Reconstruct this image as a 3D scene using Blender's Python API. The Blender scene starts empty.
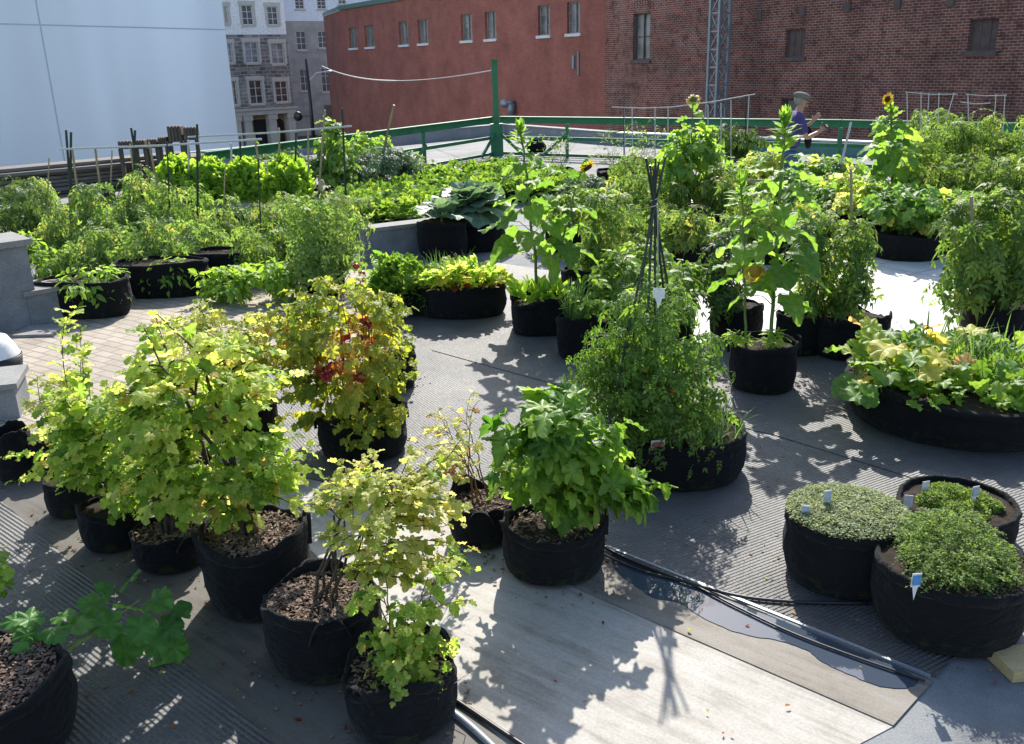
import bpy, math, random
import numpy as np
from mathutils import Vector, Matrix
SC = bpy.context.scene
COL = SC.collection
PI = math.pi
rad = math.radians

# ---------------------------------------------------------------- camera and pixel helper
F, PITCH, ROLL, CAMH = 918.0, rad(18.8), rad(1.6), 2.65
_fw = Vector((0, math.cos(PITCH), -math.sin(PITCH)))
_up = Vector((0, math.sin(PITCH), math.cos(PITCH)))
_rt = Vector((1, 0, 0))
CR = _rt * math.cos(ROLL) - _up * math.sin(ROLL)
CU = _up * math.cos(ROLL) + _rt * math.sin(ROLL)
CAM = Vector((0, 0, CAMH))
def ray(x, y): return _fw + CR * ((x - 512) / F) - CU * ((y - 372) / F)
def gp(x, y, z=0.0):                       # survey point: where a sight line meets the level z
    d = ray(x, y); return CAM + d * ((z - CAMH) / d.z)
def at_dist(x, y, dist):                   # survey point at a horizontal distance
    d = ray(x, y); return CAM + d * (dist / math.hypot(d.x, d.y))
def hd(p): return math.hypot(p.x, p.y)

# ---------------------------------------------------------------- materials
def new_mat(name):
    m = bpy.data.materials.new(name); m.use_nodes = True
    nt = m.node_tree; nt.nodes.clear()
    out = nt.nodes.new('ShaderNodeOutputMaterial')
    b = nt.nodes.new('ShaderNodeBsdfPrincipled'); nt.links.new(b.outputs[0], out.inputs[0])
    return m, nt, b, out
def N(nt, t, **kw):
    n = nt.nodes.new(t)
    for k, v in kw.items():
        if k in n.inputs: n.inputs[k].default_value = v
        else: setattr(n, k, v)
    return n
def L(nt, a, b): nt.links.new(a, b)
def ramp(nt, stops, src=None, interp='LINEAR'):
    r = nt.nodes.new('ShaderNodeValToRGB'); r.color_ramp.interpolation = interp
    els = r.color_ramp.elements
    while len(els) < len(stops): els.new(0.5)
    for e, (p, c) in zip(els, stops):
        e.position = p; e.color = (c[0], c[1], c[2], 1)
    if src is not None: L(nt, src, r.inputs[0])
    return r
def coords(nt, kind='Object', scale=(1, 1, 1), rot=(0, 0, 0)):
    t = nt.nodes.new('ShaderNodeTexCoord'); m = nt.nodes.new('ShaderNodeMapping')
    m.inputs['Scale'].default_value = scale; m.inputs['Rotation'].default_value = rot
    if any(abs(q) > 1e-6 for q in rot) and tuple(scale) != (1, 1, 1):      # turn first, then stretch
        m0 = nt.nodes.new('ShaderNodeMapping'); m0.inputs['Rotation'].default_value = rot; m.inputs['Rotation'].default_value = (0, 0, 0)
        L(nt, t.outputs[kind], m0.inputs[0]); L(nt, m0.outputs[0], m.inputs[0]); return m.outputs[0]
    L(nt, t.outputs[kind], m.inputs[0]); return m.outputs[0]
def bump(nt, b, h, strength=.3, dist=.01):
    n = N(nt, 'ShaderNodeBump'); n.inputs['Strength'].default_value = strength; n.inputs['Distance'].default_value = dist
    L(nt, h, n.inputs['Height']); L(nt, n.outputs[0], b.inputs['Normal']); return n
def noise_mat(name, c1, c2, scale=4, rough=.8, bmp=.2, bdist=.01, detail=6, spec=.3, stretch=(1, 1, 1), c3=None, fine=None, metal=0):
    m, nt, b, out = new_mat(name)
    v = coords(nt, 'Object', stretch)
    n = N(nt, 'ShaderNodeTexNoise', Scale=scale, Detail=detail, Roughness=.65); L(nt, v, n.inputs[0])
    st = [(.3, c1), (.7, c2)] if c3 is None else [(.28, c1), (.5, c2), (.72, c3)]
    r = ramp(nt, st, n.outputs[0]); col = r.outputs[0]
    n2 = N(nt, 'ShaderNodeTexNoise', Scale=fine or scale * 14, Detail=3); L(nt, v, n2.inputs[0])
    mr = N(nt, 'ShaderNodeMapRange'); mr.inputs[1].default_value = .3; mr.inputs[2].default_value = .7; mr.inputs[3].default_value = .82; mr.inputs[4].default_value = 1.15
    L(nt, n2.outputs[0], mr.inputs[0])
    mx = N(nt, 'ShaderNodeMixRGB', blend_type='MULTIPLY'); mx.inputs[0].default_value = 1
    L(nt, col, mx.inputs[1]); L(nt, mr.outputs[0], mx.inputs[2]); L(nt, mx.outputs[0], b.inputs['Base Color'])
    b.inputs['Roughness'].default_value = rough; b.inputs['Specular IOR Level'].default_value = spec; b.inputs['Metallic'].default_value = metal
    if bmp: bump(nt, b, n2.outputs[0], bmp, bdist)
    return m
def leaf_mat(name, stops, trans=.45, rough=.5, veins=.35, gain=(2.2, 2.1, 1.45)):
    m, nt, b, out = new_mat(name)
    a = N(nt, 'ShaderNodeAttribute', attribute_name='tint')
    r = ramp(nt, stops, a.outputs['Fac'])
    uv = nt.nodes.new('ShaderNodeUVMap'); uv.uv_map = 'leaf_uv'
    s = nt.nodes.new('ShaderNodeSeparateXYZ'); L(nt, uv.outputs[0], s.inputs[0])
    ab = N(nt, 'ShaderNodeMath', operation='SUBTRACT'); ab.inputs[1].default_value = .5; L(nt, s.outputs[0], ab.inputs[0])
    ab2 = N(nt, 'ShaderNodeMath', operation='ABSOLUTE'); L(nt, ab.outputs[0], ab2.inputs[0])
    mul = N(nt, 'ShaderNodeMath', operation='MULTIPLY_ADD'); mul.inputs[1].default_value = -.8; L(nt, ab2.outputs[0], mul.inputs[0]); L(nt, s.outputs[1], mul.inputs[2])
    m5 = N(nt, 'ShaderNodeMath', operation='MULTIPLY'); m5.inputs[1].default_value = 5.5; L(nt, mul.outputs[0], m5.inputs[0])
    fr = N(nt, 'ShaderNodeMath', operation='PINGPONG'); fr.inputs[1].default_value = .5; L(nt, m5.outputs[0], fr.inputs[0])
    v1 = N(nt, 'ShaderNodeMapRange'); v1.inputs[1].default_value = .0; v1.inputs[2].default_value = .09; v1.inputs[3].default_value = 1; v1.inputs[4].default_value = 0; L(nt, fr.outputs[0], v1.inputs[0])
    v2 = N(nt, 'ShaderNodeMapRange'); v2.inputs[1].default_value = .008; v2.inputs[2].default_value = .03; v2.inputs[3].default_value = 1; v2.inputs[4].default_value = 0; L(nt, ab2.outputs[0], v2.inputs[0])
    mxv = N(nt, 'ShaderNodeMath', operation='MAXIMUM'); L(nt, v1.outputs[0], mxv.inputs[0]); L(nt, v2.outputs[0], mxv.inputs[1])
    sc = N(nt, 'ShaderNodeMath', operation='MULTIPLY'); sc.inputs[1].default_value = veins; L(nt, mxv.outputs[0], sc.inputs[0])
    lt = N(nt, 'ShaderNodeMixRGB', blend_type='MIX'); L(nt, sc.outputs[0], lt.inputs[0]); L(nt, r.outputs[0], lt.inputs[1])
    hi = N(nt, 'ShaderNodeMixRGB', blend_type='MULTIPLY'); hi.inputs[0].default_value = 1; L(nt, r.outputs[0], hi.inputs[1]); hi.inputs[2].default_value = (1.7, 1.5, 1.3, 1)
    L(nt, hi.outputs[0], lt.inputs[2])
    nz = N(nt, 'ShaderNodeTexNoise', Scale=26.0, Detail=3); L(nt, coords(nt), nz.inputs[0])
    mr = N(nt, 'ShaderNodeMapRange'); mr.inputs[1].default_value = .3; mr.inputs[2].default_value = .7; mr.inputs[3].default_value = .78; mr.inputs[4].default_value = 1.2; L(nt, nz.outputs[0], mr.inputs[0])
    mm = N(nt, 'ShaderNodeMixRGB', blend_type='MULTIPLY'); mm.inputs[0].default_value = 1; L(nt, lt.outputs[0], mm.inputs[1]); L(nt, mr.outputs[0], mm.inputs[2])
    L(nt, mm.outputs[0], b.inputs['Base Color'])
    b.inputs['Roughness'].default_value = rough; b.inputs['Specular IOR Level'].default_value = .35
    bn = bump(nt, b, mxv.outputs[0], .35, .004)
    t = nt.nodes.new('ShaderNodeBsdfTranslucent')
    tc = N(nt, 'ShaderNodeMixRGB', blend_type='MULTIPLY'); tc.inputs[0].default_value = 1; L(nt, mm.outputs[0], tc.inputs[1]); tc.inputs[2].default_value = (*gain, 1)
    L(nt, tc.outputs[0], t.inputs[0])
    mix = nt.nodes.new('ShaderNodeMixShader'); mix.inputs[0].default_value = trans
    L(nt, b.outputs[0], mix.inputs[1]); L(nt, t.outputs[0], mix.inputs[2]); L(nt, mix.outputs[0], out.inputs[0])
    return m
def plain(name, c, rough=.5, spec=.4, metal=0):
    return noise_mat(name, [v * .88 for v in c], c, 6, rough, .08, .004, spec=spec, metal=metal)

# ---------------------------------------------------------------- mesh builder
class MB:
    def __init__(s): s.v = []; s.f = []
    def add(s, vs, fs):
        o = len(s.v); s.v.extend([tuple(v) for v in vs]); s.f.extend([tuple(i + o for i in f) for f in fs])
    def box(s, a, b, mat=None):
        x0, y0, z0 = a; x1, y1, z1 = b
        vs = [(x0, y0, z0), (x1, y0, z0), (x1, y1, z0), (x0, y1, z0), (x0, y0, z1), (x1, y0, z1), (x1, y1, z1), (x0, y1, z1)]
        if mat is not None: vs = [mat @ Vector(v) for v in vs]
        s.add(vs, [(3, 2, 1, 0), (4, 5, 6, 7), (0, 1, 5, 4), (1, 2, 6, 5), (2, 3, 7, 6), (3, 0, 4, 7)])
    def bar(s, p, q, w, h, upv=(0, 0, 1)):      # rectangular bar from p to q
        p = Vector(p); q = Vector(q); d = (q - p); l = d.length; d = d / l
        upv = Vector(upv)
        x = d.cross(upv)
        if x.length < 1e-4: x = Vector((1, 0, 0))
        x.normalize(); z = x.cross(d)
        vs = []
        for c in (p, q):
            for sx, sz in ((-1, -1), (1, -1), (1, 1), (-1, 1)): vs.append(c + x * (sx * w / 2) + z * (sz * h / 2))
        s.add(vs, [(3, 2, 1, 0), (4, 5, 6, 7), (0, 1, 5, 4), (1, 2, 6, 5), (2, 3, 7, 6), (3, 0, 4, 7)])
    def tube(s, pts, r, n=6, cap=True):
        pts = [Vector(p) for p in pts]
        if not hasattr(r, '__len__'): r = [r] * len(pts)
        rings = []; x = None
        for i, p in enumerate(pts):
            d = (pts[min(i + 1, len(pts) - 1)] - pts[max(i - 1, 0)])
            if d.length < 1e-7: d = Vector((0, 0, 1))
            d.normalize()
            if x is None:
                x = d.cross(Vector((0, 0, 1)))
                if x.length < .05: x = d.cross(Vector((0, 1, 0)))
            else: x = x - d * x.dot(d)
            if x.length < 1e-6: x = d.orthogonal()
            x.normalize(); y = d.cross(x)
            rings.append([p + (x * math.cos(2 * PI * k / n) + y * math.sin(2 * PI * k / n)) * r[i] for k in range(n)])
        vs = [v for rg in rings for v in rg]; fs = []
        for i in range(len(pts) - 1):
            for k in range(n): fs.append((i * n + k, i * n + (k + 1) % n, (i + 1) * n + (k + 1) % n, (i + 1) * n + k))
        if cap: fs.append(tuple(range(n))[::-1]); fs.append(tuple((len(pts) - 1) * n + k for k in range(n)))
        s.add(vs, fs)
    def lathe(s, prof, n=32, fn=None, close=False):
        vs = []; fs = []
        for i, (r, z) in enumerate(prof):
            for k in range(n):
                a = 2 * PI * k / n
                v = (r * math.cos(a), r * math.sin(a), z)
                vs.append(fn(v, a, i) if fn else v)
        m = len(prof)
        for i in range(m - 1):
            for k in range(n): fs.append((i * n + k, i * n + (k + 1) % n, (i + 1) * n + (k + 1) % n, (i + 1) * n + k))
        if close: fs.append(tuple((m - 1) * n + k for k in range(n)))
        s.add(vs, fs)
    def sheet(s, pts, z0, z1):                  # prism from outline
        n = len(pts); a = sum(pts[i][0] * pts[(i + 1) % n][1] - pts[(i + 1) % n][0] * pts[i][1] for i in range(n))
        if a < 0: pts = pts[::-1]
        vs = [(p[0], p[1], z0) for p in pts] + [(p[0], p[1], z1) for p in pts]
        fs = [tuple(range(n, 2 * n)), tuple(range(n))[::-1]] + [(i, (i + 1) % n, n + (i + 1) % n, n + i) for i in range(n)]
        s.add(vs, fs)
    def ball(s, c, r, n=8, m=6, sq=(1, 1, 1)):
        vs = []; fs = []
        for i in range(m + 1):
            t = PI * i / m
            for k in range(n):
                a = 2 * PI * k / n
                vs.append((c[0] + r * sq[0] * math.sin(t) * math.cos(a), c[1] + r * sq[1] * math.sin(t) * math.sin(a), c[2] - r * sq[2] * math.cos(t)))
        for i in range(m):
            for k in range(n): fs.append((i * n + k, i * n + (k + 1) % n, (i + 1) * n + (k + 1) % n, (i + 1) * n + k))
        s.add(vs, fs)
    def build(s, name, mat, parent=None, smooth=False, loc=(0, 0, 0)):
        me = bpy.data.meshes.new(name); me.from_pydata([tuple(v) for v in s.v], [], s.f)
        me.materials.append(mat)
        if smooth: me.polygons.foreach_set('use_smooth', [True] * len(me.polygons))
        me.update()
        o = bpy.data.objects.new(name, me); COL.objects.link(o); o.location = loc
        if parent is not None: o.parent = parent
        return o
def tag(o, label=None, cat=None, group=None, kind=None):
    if label: o['label'] = label
    if cat: o['category'] = cat
    if group: o['group'] = group
    if kind: o['kind'] = kind
    return o
def thing(name, label, cat, loc=(0, 0, 0), rotz=0, group=None):
    o = bpy.data.objects.new(name, None); COL.objects.link(o); o.location = loc; o.rotation_euler = (0, 0, rotz); o.empty_display_size = .2
    return tag(o, label, cat, group)
def copy_tree(o, loc, rotz=0, scale=1, label=None, zs=None):
    def rec(s, par):
        c = s.copy(); COL.objects.link(c)
        if par is not None: c.parent = par
        for ch in s.children: rec(ch, c)
        return c
    c = rec(o, None); c.location = loc; c.rotation_euler = (0, 0, rotz); c.scale = (scale, scale, zs or scale)
    if label: c['label'] = label
    return c

# ---------------------------------------------------------------- leaves
def leaf_tmpl(outline, fold=.25, droop=.3, wav=.04, ph=0.0, twist=0.0):
    k = len(outline); V = []; UV = []; T = []
    def z(x, y): return fold * abs(x) - droop * max(y, 0) ** 2 + wav * math.sin(y * 9 + ph + (3 if x > 0 else 0)) * abs(x) * 3 + twist * x * y
    mid = []
    for (x, y) in outline:
        yy = min(max(y, 0.0), 1.0); mid.append(len(V)); V.append((0, yy, z(0, yy))); UV.append((.5, yy))
    for sgn in (1, -1):
        side = []
        for (x, y) in outline:
            side.append(len(V)); V.append((x * sgn, y, z(x * sgn, y))); UV.append((.5 + x * sgn, y))
        for i in range(k - 1):
            q = (mid[i], side[i], side[i + 1], mid[i + 1])
            if sgn < 0: q = q[::-1]
            tri = [(q[0], q[1], q[2]), (q[0], q[2], q[3])]
            for t in tri:
                P = [V[j] for j in t]
                a = (Vector(P[1]) - Vector(P[0])).cross(Vector(P[2]) - Vector(P[0])).length
                if a > 1e-5: T.append(t)
    return np.array(V, float), np.array(UV, float), np.array(T, int)
OUT = {
 'heart': [(0, .02), (.13, -.12), (.3, -.1), (.43, .06), (.46, .26), (.38, .52), (.24, .76), (.1, .93), (0, 1.04)],
 'lobed': [(0, 0), (.15, -.09), (.33, -.06), (.44, .1), (.38, .22), (.55, .36), (.52, .55), (.33, .58), (.3, .72), (.17, .92), (0, 1)],
 'maple': [(0, 0), (.14, -.1), (.33, -.04), (.43, .1), (.36, .2), (.5, .34), (.62, .56), (.44, .55), (.32, .53), (.28, .68), (.2, .8), (.1, .93), (0, 1.08)],
 'round': [(0, .06), (.16, -.12), (.34, -.16), (.46, -.02), (.5, .12), (.62, .24), (.6, .42), (.5, .48), (.52, .64), (.4, .76), (.28, .76), (.24, .9), (.1, .94), (0, .9)],
 'ovate': [(0, 0), (.15, .12), (.25, .34), (.22, .58), (.11, .84), (0, 1)],
 'lance': [(0, 0), (.09, .15), (.14, .4), (.1, .7), (0, 1)],
 'small': [(0, 0), (.24, .3), (.2, .66), (0, 1)],
 'tiny': [(0, 0), (.24, .45), (0, 1)],
 'cabbage': [(0, 0), (.12, .02), (.3, .2), (.46, .42), (.5, .65), (.4, .86), (.22, .98), (0, 1.0)],
}
def compound(nl=3, leaf='small', droop=.5, ph=0):
    Vs = []; UVs = []; Ts = []; o = 0
    def put(px, py, ang, s):
        nonlocal o
        v, u, t = leaf_tmpl(OUT[leaf], .3, .35, .05, ph + py)
        c, sn = math.cos(ang), math.sin(ang)
        w = np.empty_like(v); w[:, 0] = px + s * (v[:, 0] * c + v[:, 1] * sn); w[:, 1] = py + s * (-v[:, 0] * sn + v[:, 1] * c); w[:, 2] = s * v[:, 2] - droop * w[:, 1] ** 2 + .1 * abs(w[:, 0])
        Vs.append(w); UVs.append(u); Ts.append(t + o); o += len(v)
    put(0, .62, 0, .42)
    for i in range(nl):
        y = .12 + .52 * i / max(nl - 1, 1); s = .3 + .08 * math.sin(PI * (i + .7) / nl)
        put(.01, y, 1.15, s); put(-.01, y + .03, -1.15, s)
    # rachis
    w = np.array([(-.012, 0, 0), (.012, 0, 0), (.008, .65, -droop * .42), (-.008, .65, -droop * .42)]); Vs.append(w); UVs.append(np.array([(.5, .1)] * 4)); Ts.append(np.array([(0, 1, 2), (0, 2, 3)]) + o)
    return np.vstack(Vs), np.vstack(UVs), np.vstack(Ts)
OUT['lobed'] = [(0, 0), (.12, -.1), (.28, -.12), (.4, -.02), (.43, .1), (.4, .18), (.52, .24), (.6, .38), (.56, .5), (.46, .56), (.36, .56), (.34, .68), (.28, .82), (.16, .94), (0, 1)]
OUT['maple'] = [(0, 0), (.1, -.1), (.25, -.15), (.38, -.08), (.47, .03), (.43, .13), (.38, .2), (.5, .25), (.63, .37), (.7, .56), (.57, .57), (.44, .53), (.33, .51), (.31, .62), (.27, .76), (.16, .94), (0, 1.1)]
def radial_leaf(outline, fold=.2, droop=.3, wav=.06, ph=0.0, teeth=.035, sub=2, yc=.36):
    side = []
    for (a, b) in zip(outline[:-1], outline[1:]):
        for j in range(sub):
            t = j / sub; x = a[0] + (b[0] - a[0]) * t; y = a[1] + (b[1] - a[1]) * t
            l = math.hypot(b[0] - a[0], b[1] - a[1]) + 1e-6; k = teeth if j else -teeth * .3
            if a[0] == 0 and j == 0: k = 0
            side.append((max(0, x + (b[1] - a[1]) / l * k), y - (b[0] - a[0]) / l * k))
    full = side + [outline[-1]] + [(-x, y) for x, y in side[:0:-1]]
    def z(x, y, q): return fold * abs(x) * (1 - .35 * q) - droop * max(y, 0) ** 2 - .18 * q * q * abs(x) + wav * q * q * math.sin(7 * math.atan2(x, y - yc + 1e-4) + ph) + .03 * math.sin(5 * y + ph)
    V = [(0, yc, z(0, yc, 0))]; n = len(full)
    for q in (.55, 1.0):
        for (x, y) in full: px, py = x * q, yc + (y - yc) * q; V.append((px, py, z(px, py, q)))
    T = []
    for i in range(n):
        j = (i + 1) % n; T += [(0, 1 + j, 1 + i), (1 + i, 1 + j, 1 + n + j), (1 + i, 1 + n + j, 1 + n + i)]
    V = np.array(V, float); return V, np.stack([.5 + V[:, 0], V[:, 1]], 1), np.array(T, int)
TM = {}
for k in OUT: TM[k] = [leaf_tmpl(OUT[k], f_, d_, w_, p_, t_) for f_, d_, w_, p_, t_ in ((.22, .3, .05, 0, .1), (.4, .15, .07, 1.3, -.2), (.1, .5, .06, 2.2, .25), (.3, .02, .08, 4, 0))]
for k, tth in (('lobed', .03), ('maple', .035), ('heart', .022), ('round', .03), ('cabbage', .02)): TM[k] = [radial_leaf(OUT[k], f_, d_, w_, p_, tth) for f_, d_, w_, p_ in ((.25, .25, .05, 0), (.45, .1, .09, 1.5), (.1, .45, .08, 3.1), (.3, -.1, .07, 4.2), (.6, .3, .06, 5.5))]
TM['tomato'] = [compound(3, 'small', .5, 0), compound(3, 'small', .9, 1), compound(2, 'small', .3, 2)]
TM['tomatofar'] = [compound(2, 'tiny', .5, 0), compound(3, 'tiny', .9, 1)]
TM['straw'] = [None]
def trifoliate():
    Vs = []; UVs = []; Ts = []; o = 0
    for a in (-1.25, 0, 1.25):
        v, u, t = leaf_tmpl(OUT['ovate'], .3, .25, .05, a)
        v = v * .6; v[:, 0] *= 1.5
        c, s = math.cos(a), math.sin(a); w = v.copy(); w[:, 0] = v[:, 0] * c + v[:, 1] * s; w[:, 1] = -v[:, 0] * s + v[:, 1] * c + .3
        Vs.append(w); UVs.append(u); Ts.append(t + o); o += len(v)
    return np.vstack(Vs), np.vstack(UVs), np.vstack(Ts)
TM['straw'] = [trifoliate()]
def norm(a): return a / np.maximum(np.linalg.norm(a, axis=1, keepdims=True), 1e-9)
def build_leaves(name, kind, pos, d, n, size, tint, mat, parent, rng, width=1.0):
    pos = np.asarray(pos, float); d = norm(np.asarray(d, float)); n = np.asarray(n, float); size = np.asarray(size, float); tint = np.asarray(tint, float)
    x = norm(np.cross(d, n)); z = np.cross(x, d)
    tm = TM[kind]; which = rng.integers(0, len(tm), len(pos))
    VV = []; UU = []; TT = []; CC = []; o = 0
    for w, (V, U, T) in enumerate(tm):
        sel = np.where(which == w)[0]
        if not len(sel): continue
        k = len(V); s = size[sel][:, None, None]
        P = pos[sel][:, None, :] + s * (V[None, :, 0:1] * width * x[sel][:, None, :] + V[None, :, 1:2] * d[sel][:, None, :] + V[None, :, 2:3] * z[sel][:, None, :])
        VV.append(P.reshape(-1, 3)); UU.append(np.tile(U, (len(sel), 1)))
        TT.append((T[None] + (np.arange(len(sel)) * k)[:, None, None] + o).reshape(-1, 3)); CC.append(np.repeat(tint[sel], k)); o += k * len(sel)
    return raw_mesh(name, np.vstack(VV), np.vstack(TT), mat, parent, np.vstack(UU), np.concatenate(CC))
def raw_mesh(name, V, T, mat, parent, UV=None, tint=None):
    me = bpy.data.meshes.new(name)
    me.vertices.add(len(V)); me.vertices.foreach_set('co', V.astype(np.float32).ravel())
    me.loops.add(len(T) * 3); me.loops.foreach_set('vertex_index', T.astype(np.int32).ravel())
    me.polygons.add(len(T)); me.polygons.foreach_set('loop_start', np.arange(0, len(T) * 3, 3, dtype=np.int32))
    me.polygons.foreach_set('use_smooth', np.ones(len(T), bool))
    if UV is not None:
        u = me.uv_layers.new(name='leaf_uv'); u.data.foreach_set('uv', UV[T.ravel()].astype(np.float32).ravel())
    if tint is not None:
        a = me.attributes.new('tint', 'FLOAT', 'POINT'); a.data.foreach_set('value', tint.astype(np.float32))
    me.materials.append(mat); me.update(); me.validate()
    o = bpy.data.objects.new(name, me); COL.objects.link(o)
    if parent is not None: o.parent = parent
    return o
def bez(p0, p1, p2, n):
    t = np.linspace(0, 1, n)[:, None]
    return (1 - t) ** 2 * np.asarray(p0) + 2 * t * (1 - t) * np.asarray(p1) + t ** 2 * np.asarray(p2)
# ---------------------------------------------------------------- material library
M = {}
def bag_mat(name, base, moss=0):
    m, nt, b, out = new_mat(name)
    v = coords(nt)
    n = N(nt, 'ShaderNodeTexNoise', Scale=5.0, Detail=7, Roughness=.7); L(nt, v, n.inputs[0])
    r = ramp(nt, [(.3, [c * .7 for c in base]), (.6, base), (.8, [c * 1.9 + .004 for c in base])], n.outputs[0])
    fz = N(nt, 'ShaderNodeTexNoise', Scale=240.0, Detail=2); L(nt, v, fz.inputs[0])
    col = r.outputs[0]
    if moss:
        s = nt.nodes.new('ShaderNodeSeparateXYZ'); L(nt, v, s.inputs[0])
        g = N(nt, 'ShaderNodeMapRange'); g.inputs[1].default_value = .13; g.inputs[2].default_value = 0; L(nt, s.outputs[2], g.inputs[0])
        n3 = N(nt, 'ShaderNodeTexNoise', Scale=16.0, Detail=5); L(nt, v, n3.inputs[0])
        g2 = N(nt, 'ShaderNodeMapRange'); g2.inputs[1].default_value = .52; g2.inputs[2].default_value = .68; L(nt, n3.outputs[0], g2.inputs[0])
        mu = N(nt, 'ShaderNodeMath', operation='MULTIPLY'); L(nt, g.outputs[0], mu.inputs[0]); L(nt, g2.outputs[0], mu.inputs[1])
        mx = N(nt, 'ShaderNodeMixRGB'); L(nt, mu.outputs[0], mx.inputs[0]); L(nt, col, mx.inputs[1]); mx.inputs[2].default_value = (.035, .045, .008, 1); col = mx.outputs[0]
    L(nt, col, b.inputs['Base Color']); b.inputs['Roughness'].default_value = .95; b.inputs['Specular IOR Level'].default_value = .15
    b.inputs['Sheen Weight'].default_value = .04; b.inputs['Sheen Roughness'].default_value = .5
    ad = N(nt, 'ShaderNodeMath', operation='MULTIPLY_ADD'); ad.inputs[1].default_value = .25; L(nt, fz.outputs[0], ad.inputs[0]); L(nt, n.outputs[0], ad.inputs[2])
    nb = N(nt, 'ShaderNodeTexNoise', Scale=9.0, Detail=3, Distortion=1.2); L(nt, coords(nt, 'Object', (1, 1, 1.8)), nb.inputs[0]); ad2 = N(nt, 'ShaderNodeMath', operation='MULTIPLY_ADD'); ad2.inputs[1].default_value = 3.0; L(nt, nb.outputs[0], ad2.inputs[0]); L(nt, ad.outputs[0], ad2.inputs[2]); bump(nt, b, ad2.outputs[0], .7, .014)
    return m
M['bag'] = bag_mat('black_felt', (.0095, .0098, .0108), 1)
M['bagdull'] = bag_mat('black_felt_dusty', (.02, .02, .021), 0)
M['soil'] = noise_mat('dark_soil', (.012, .008, .006), (.045, .03, .02), 30, .95, .9, .02, c3=(.08, .055, .035))
M['bark'] = noise_mat('bark_chips', (.035, .022, .016), (.14, .095, .07), 22, .85, .3, .004, c3=(.27, .2, .15))
M['stem_brown'] = noise_mat('woody_stem', (.035, .025, .018), (.1, .075, .05), 30, .8, .5, .004)
M['stem_red'] = noise_mat('reddish_cane', (.11, .05, .02), (.2, .12, .045), 25, .6, .2, .003)
M['stem_green'] = noise_mat('green_stem', (.09, .15, .035), (.17, .22, .07), 25, .55, .15, .003)
M['stem_pale'] = noise_mat('thick_pale_stem', (.14, .17, .06), (.3, .32, .14), 40, .6, .5, .006)
G1, G2, G3 = (.058, .13, .018), (.11, .205, .028), (.2, .3, .045)
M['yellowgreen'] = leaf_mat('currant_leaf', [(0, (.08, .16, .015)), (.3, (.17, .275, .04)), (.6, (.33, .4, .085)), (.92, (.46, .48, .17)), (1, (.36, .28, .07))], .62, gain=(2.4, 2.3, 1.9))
M['paleyellow'] = leaf_mat('pale_currant_leaf', [(0, (.17, .25, .03)), (.4, (.34, .37, .09)), (.75, (.47, .47, .18)), (.95, (.48, .43, .18)), (1, (.32, .17, .05))], .5)
M['autumn'] = leaf_mat('autumn_leaf', [(0, (.11, .19, .02)), (.3, (.23, .29, .035)), (.6, (.36, .38, .06)), (.72, (.42, .25, .06)), (.84, (.26, .05, .02)), (1, (.15, .015, .025))], .52, gain=(2.1, 1.9, 1.3))
M['maple'] = leaf_mat('bright_lobed_leaf', [(0, (.055, .14, .018)), (.5, (.12, .23, .028)), (1, (.22, .34, .05))], .5, .42)
M['green'] = leaf_mat('green_leaf', [(0, G1), (.5, G2), (1, G3)], .42)
M['bright'] = leaf_mat('bright_leaf', [(0, (.1, .21, .025)), (.5, (.19, .32, .035)), (1, (.3, .42, .06))], .48)
M['tomato'] = leaf_mat('tomato_leaf', [(0, (.06, .12, .025)), (.5, (.125, .2, .04)), (.88, (.22, .29, .06)), (1, (.34, .33, .08))], .48, gain=(2.1, 2.1, 1.4))
M['tomatogrey'] = leaf_mat('dusty_tomato_leaf', [(0, (.085, .15, .045)), (.5, (.165, .25, .075)), (.88, (.27, .34, .12)), (1, (.36, .33, .12))], .5, gain=(2.0, 2.1, 1))
M['dark'] = leaf_mat('dark_leaf', [(0, (.025, .06, .012)), (.6, (.05, .1, .018)), (1, (.1, .16, .03))], .36)
M['blue'] = leaf_mat('blue_green_leaf', [(0, (.04, .085, .05)), (.6, (.085, .15, .085)), (1, (.16, .23, .12))], .3, .5, .45, (1.4, 1.5, .8))
M['cabbage'] = leaf_mat('cabbage_leaf', [(0, (.1, .17, .11)), (.6, (.19, .28, .18)), (1, (.28, .36, .24))], .3, .5, .6, (1.4, 1.5, .8))
M['sunleaf'] = leaf_mat('sunflower_leaf', [(0, (.075, .16, .022)), (.5, (.13, .24, .035)), (1, (.22, .34, .06))], .55, .5, .4)
M['squash'] = leaf_mat('squash_leaf', [(0, (.08, .17, .035)), (.45, (.15, .27, .05)), (.65, (.33, .4, .08)), (.85, (.55, .48, .09)), (1, (.5, .33, .12))], .5)
M['geran'] = leaf_mat('scalloped_leaf', [(0, (.04, .13, .028)), (.6, (.075, .2, .036)), (1, (.16, .3, .05))], .46, .45)
M['thyme'] = leaf_mat('creeping_thyme_leaf', [(0, (.1, .14, .06)), (.5, (.2, .25, .12)), (1, (.32, .36, .2))], .3, .6, .1)
M['herb'] = leaf_mat('herb_leaf', [(0, (.06, .12, .02)), (.5, (.12, .2, .035)), (1, (.22, .3, .06))], .4, .6, .1)
M['grass'] = leaf_mat('blade_leaf', [(0, (.05, .12, .03)), (.6, (.1, .19, .05)), (1, (.2, .28, .08))], .35, .4, .1)
M['petal'] = leaf_mat('yellow_petal', [(0, (.75, .42, .01)), (1, (.85, .6, .03))], .45, .5, .1, (1.1, 1, .5))
M['drypetal'] = leaf_mat('dry_yellow_petal', [(0, (.5, .33, .04)), (1, (.65, .5, .1))], .45, .5, .1, (1.1, 1, .5))
M['disc'] = noise_mat('sunflower_disc', (.02, .012, .005), (.1, .06, .015), 60, .9, .8, .01)
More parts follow.
